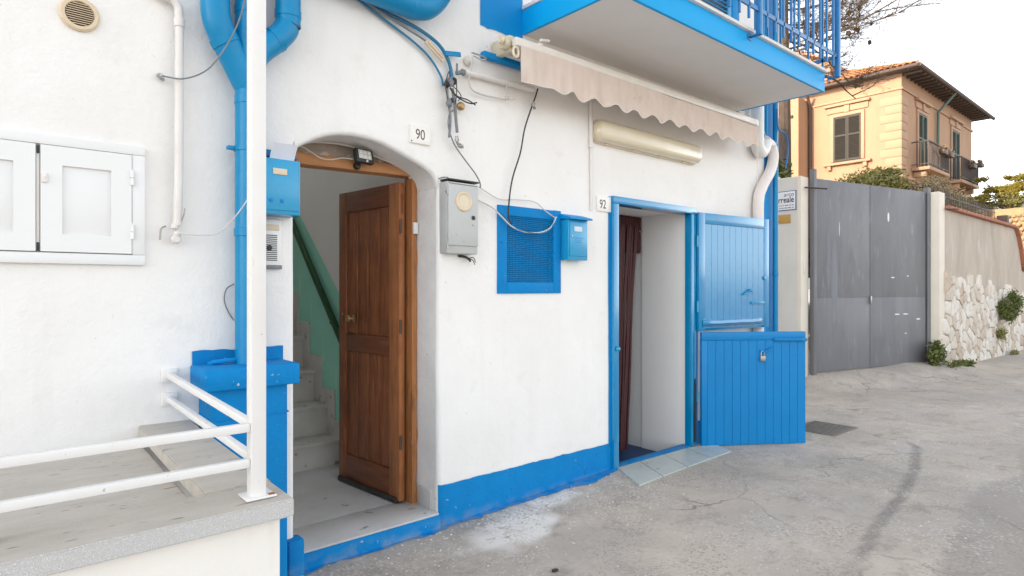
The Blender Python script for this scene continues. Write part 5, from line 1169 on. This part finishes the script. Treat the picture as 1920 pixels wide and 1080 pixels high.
# roof
PIT = .445; EZ = VH+.02; OV = .60; ex0, ey0, ex1, ey1 = VX-.34, VY-OV, VX1+OV, 17.0
half = (ex1-ex0)/2; rz = EZ+half*PIT*.9
b = B()
b.prism([(ex0, ey0), (ex1, ey0), (ex1, ey1), (ex0, ey1)], 'z', EZ-.05, EZ)
b.obj('eave', 'eave_wood', v, smooth=False)
PK = PIT*.9; cxm = (ex0+ex1)/2
b = B(); A0 = (ex0, ey0, EZ+.01); A1 = (ex1, ey0, EZ+.01); Rg0 = (cxm, ey0+half, rz); Rg1 = (cxm, ey1+3, rz); A2 = (ex0, ey1+3, EZ+.01); A3 = (ex1, ey1+3, EZ+.01)
b.poly([A0, A1, Rg0]); b.poly([A0, Rg0, Rg1, A2]); b.poly([A1, A3, Rg1, Rg0]); rf = b.obj('roof', 'roof_tile', v, smooth=False)
# barrel tiles on the left slope, first courses
tile_me = None; cnt = 0
for j in range(7):
    for i in range(42):
        y = ey0+.12+i*.20; s_ = .38*j
        if y-ey0 < s_+.05 or y > 15.0 or cnt >= 295: continue
        x = ex0-.03+s_; z = EZ+.025+s_*PK
        if tile_me is None:
            bb = B(); n_ = 6
            bb.grid(lambda a, c: (-.02+.44*a, .085*(1-.12*a)*math.cos(math.pi*c/n_), .01+.07*math.sin(math.pi*c/n_)+(.44*a)*PK+.02*(1-a)), 2, n_+1)
            o = bb.obj('roof_tile', 'roof_tile', None); tile_me = o.data; tile_me.use_fake_user = False
            o.location = Vector((x, y, z))-ORG[rf.name]; o.parent = rf
        else:
            o = bpy.data.objects.new('roof_tile', tile_me); COL.objects.link(o); o.parent = rf; o.location = Vector((x, y, z))-ORG[rf.name]
        cnt += 1
b = B()
for i in range(1, 30):
    f = i*.36; b.tube([(ex0+f-.18, ey0+f-.18, EZ+(f-.18)*PK+.04), (ex0+f+.2, ey0+f+.2, EZ+(f+.2)*PK+.06)], [.10, .085], 7) if f < half else None
b.obj('hip_tiles', 'roof_tile', rf, kind='stuff')
B().tube([(ex0-.05, ey0-.06, EZ-.01), (ex1+.15, ey0-.06, EZ-.03)], .07, 10).tube([(ex0-.06, ey0-.05, EZ-.01), (ex0-.06, 15.0, EZ-.01)], .06, 10).obj('gutter', 'eave_wood', v)
b = B()
for k in range(22): x = VX+.1+k*.42; b.box((x, ey0+.02, EZ-.14), (x+.10, VY-.002, EZ-.062))
b.obj('rafters', 'eave_wood', v, kind='stuff', smooth=False)
B().tube([(29.0, ey0-.02, EZ-.08), (28.9, VY-.35, EZ-.45), (28.82, VY-.10, EZ-.75), (28.82, VY-.08, 5.0), (28.82, VY-.08, 2.6)], .055, 10).obj('downpipe', 'copper_green', v)
B().tube([(VX-.5, VY1-.1, EZ-.12), (VX-.15, VY1-.08, EZ-.5), (VX-.09, VY1-.08, EZ-.9), (VX-.09, VY1-.08, 2.6)], .055, 10).obj('downpipe', 'rust_pipe', v)
# gabled upper storey behind
B().prism([(10.4, 9.2), (15.4, 9.2), (15.4, 10.6), (12.9, 11.7), (10.4, 10.6)], 'x', 25.9, 31.5).obj('gabled_attic', 'villa', v, smooth=False)
B().bar((25.75, 10.15, 10.52), (25.75, 12.9, 11.75), .35, .09).bar((25.75, 15.65, 10.52), (25.75, 12.9, 11.75), .35, .09).obj('gable_coping', 'villa_trim', v)
# balconies
def vbal(x0, x1, z):
    bl = B().box((x0, VY-.58, z-.12), (x1, VY-.001, z), .015).box((x0+.15, VY-.42, z-.34), (x0+.35, VY-.001, z-.142), .03).box((x1-.35, VY-.42, z-.34), (x1-.15, VY-.001, z-.142), .03).obj('balcony', 'villa_trim', v)
    y = VY-.54
    B().bar((x0+.02, y, z+.92), (x1-.02, y, z+.92), .05, .035).bar((x0+.03, y, z+.92), (x0+.03, VY, z+.92), .05, .035).bar((x1-.03, y, z+.92), (x1-.03, VY, z+.92), .05, .035).bar((x0+.02, y, z+.10), (x1-.02, y, z+.10), .03, .025).bar((x0+.03, y, z+.10), (x0+.03, VY, z+.10), .03, .025).obj('handrail', 'iron', bl)
    n_ = int((x1-x0)/.13)
    for k in range(n_+1):
        x = x0+.03+(x1-x0-.06)*k/n_; B().box((x-.012, y-.012, z), (x+.012, y+.012, z+.90)).obj('baluster', 'iron', bl, smooth=False)
    for k in range(1, 4):
        for x in (x0+.03, x1-.03): B().box((x-.012, y+k*.12-.012, z), (x+.012, y+k*.12+.012, z+.90)).obj('baluster', 'iron', bl, smooth=False)
    return bl
B1 = (25.95, 28.45, 5.86); B2 = (30.15, 32.85, 5.86)
vbal(*B1); vbal(*B2)
n_ = 0
for (x, z, lab) in [(27.2, 6.42, 'left flower box on the nearer villa balcony'), (28.0, 6.42, 'right flower box on the nearer villa balcony'), (31.3, 6.42, 'left flower box on the farther villa balcony'), (32.5, 6.62, 'right flower box on the farther villa balcony')]:
    t = root('flower_box', (x, VY-.85, z), lab, 'flower box', 'flower boxes on the villa balconies')
    B().box((x-.24, VY-.78, z), (x+.24, VY-.60, z+.17), .015).obj('trough', 'rust_pipe', t)
    foliage(B(), (x, VY-.69, z+.24), (.26, .10, .10), 220, .07, 6).obj('foliage', 'leaf_dry', t, kind='stuff', smooth=False, fixn=False)
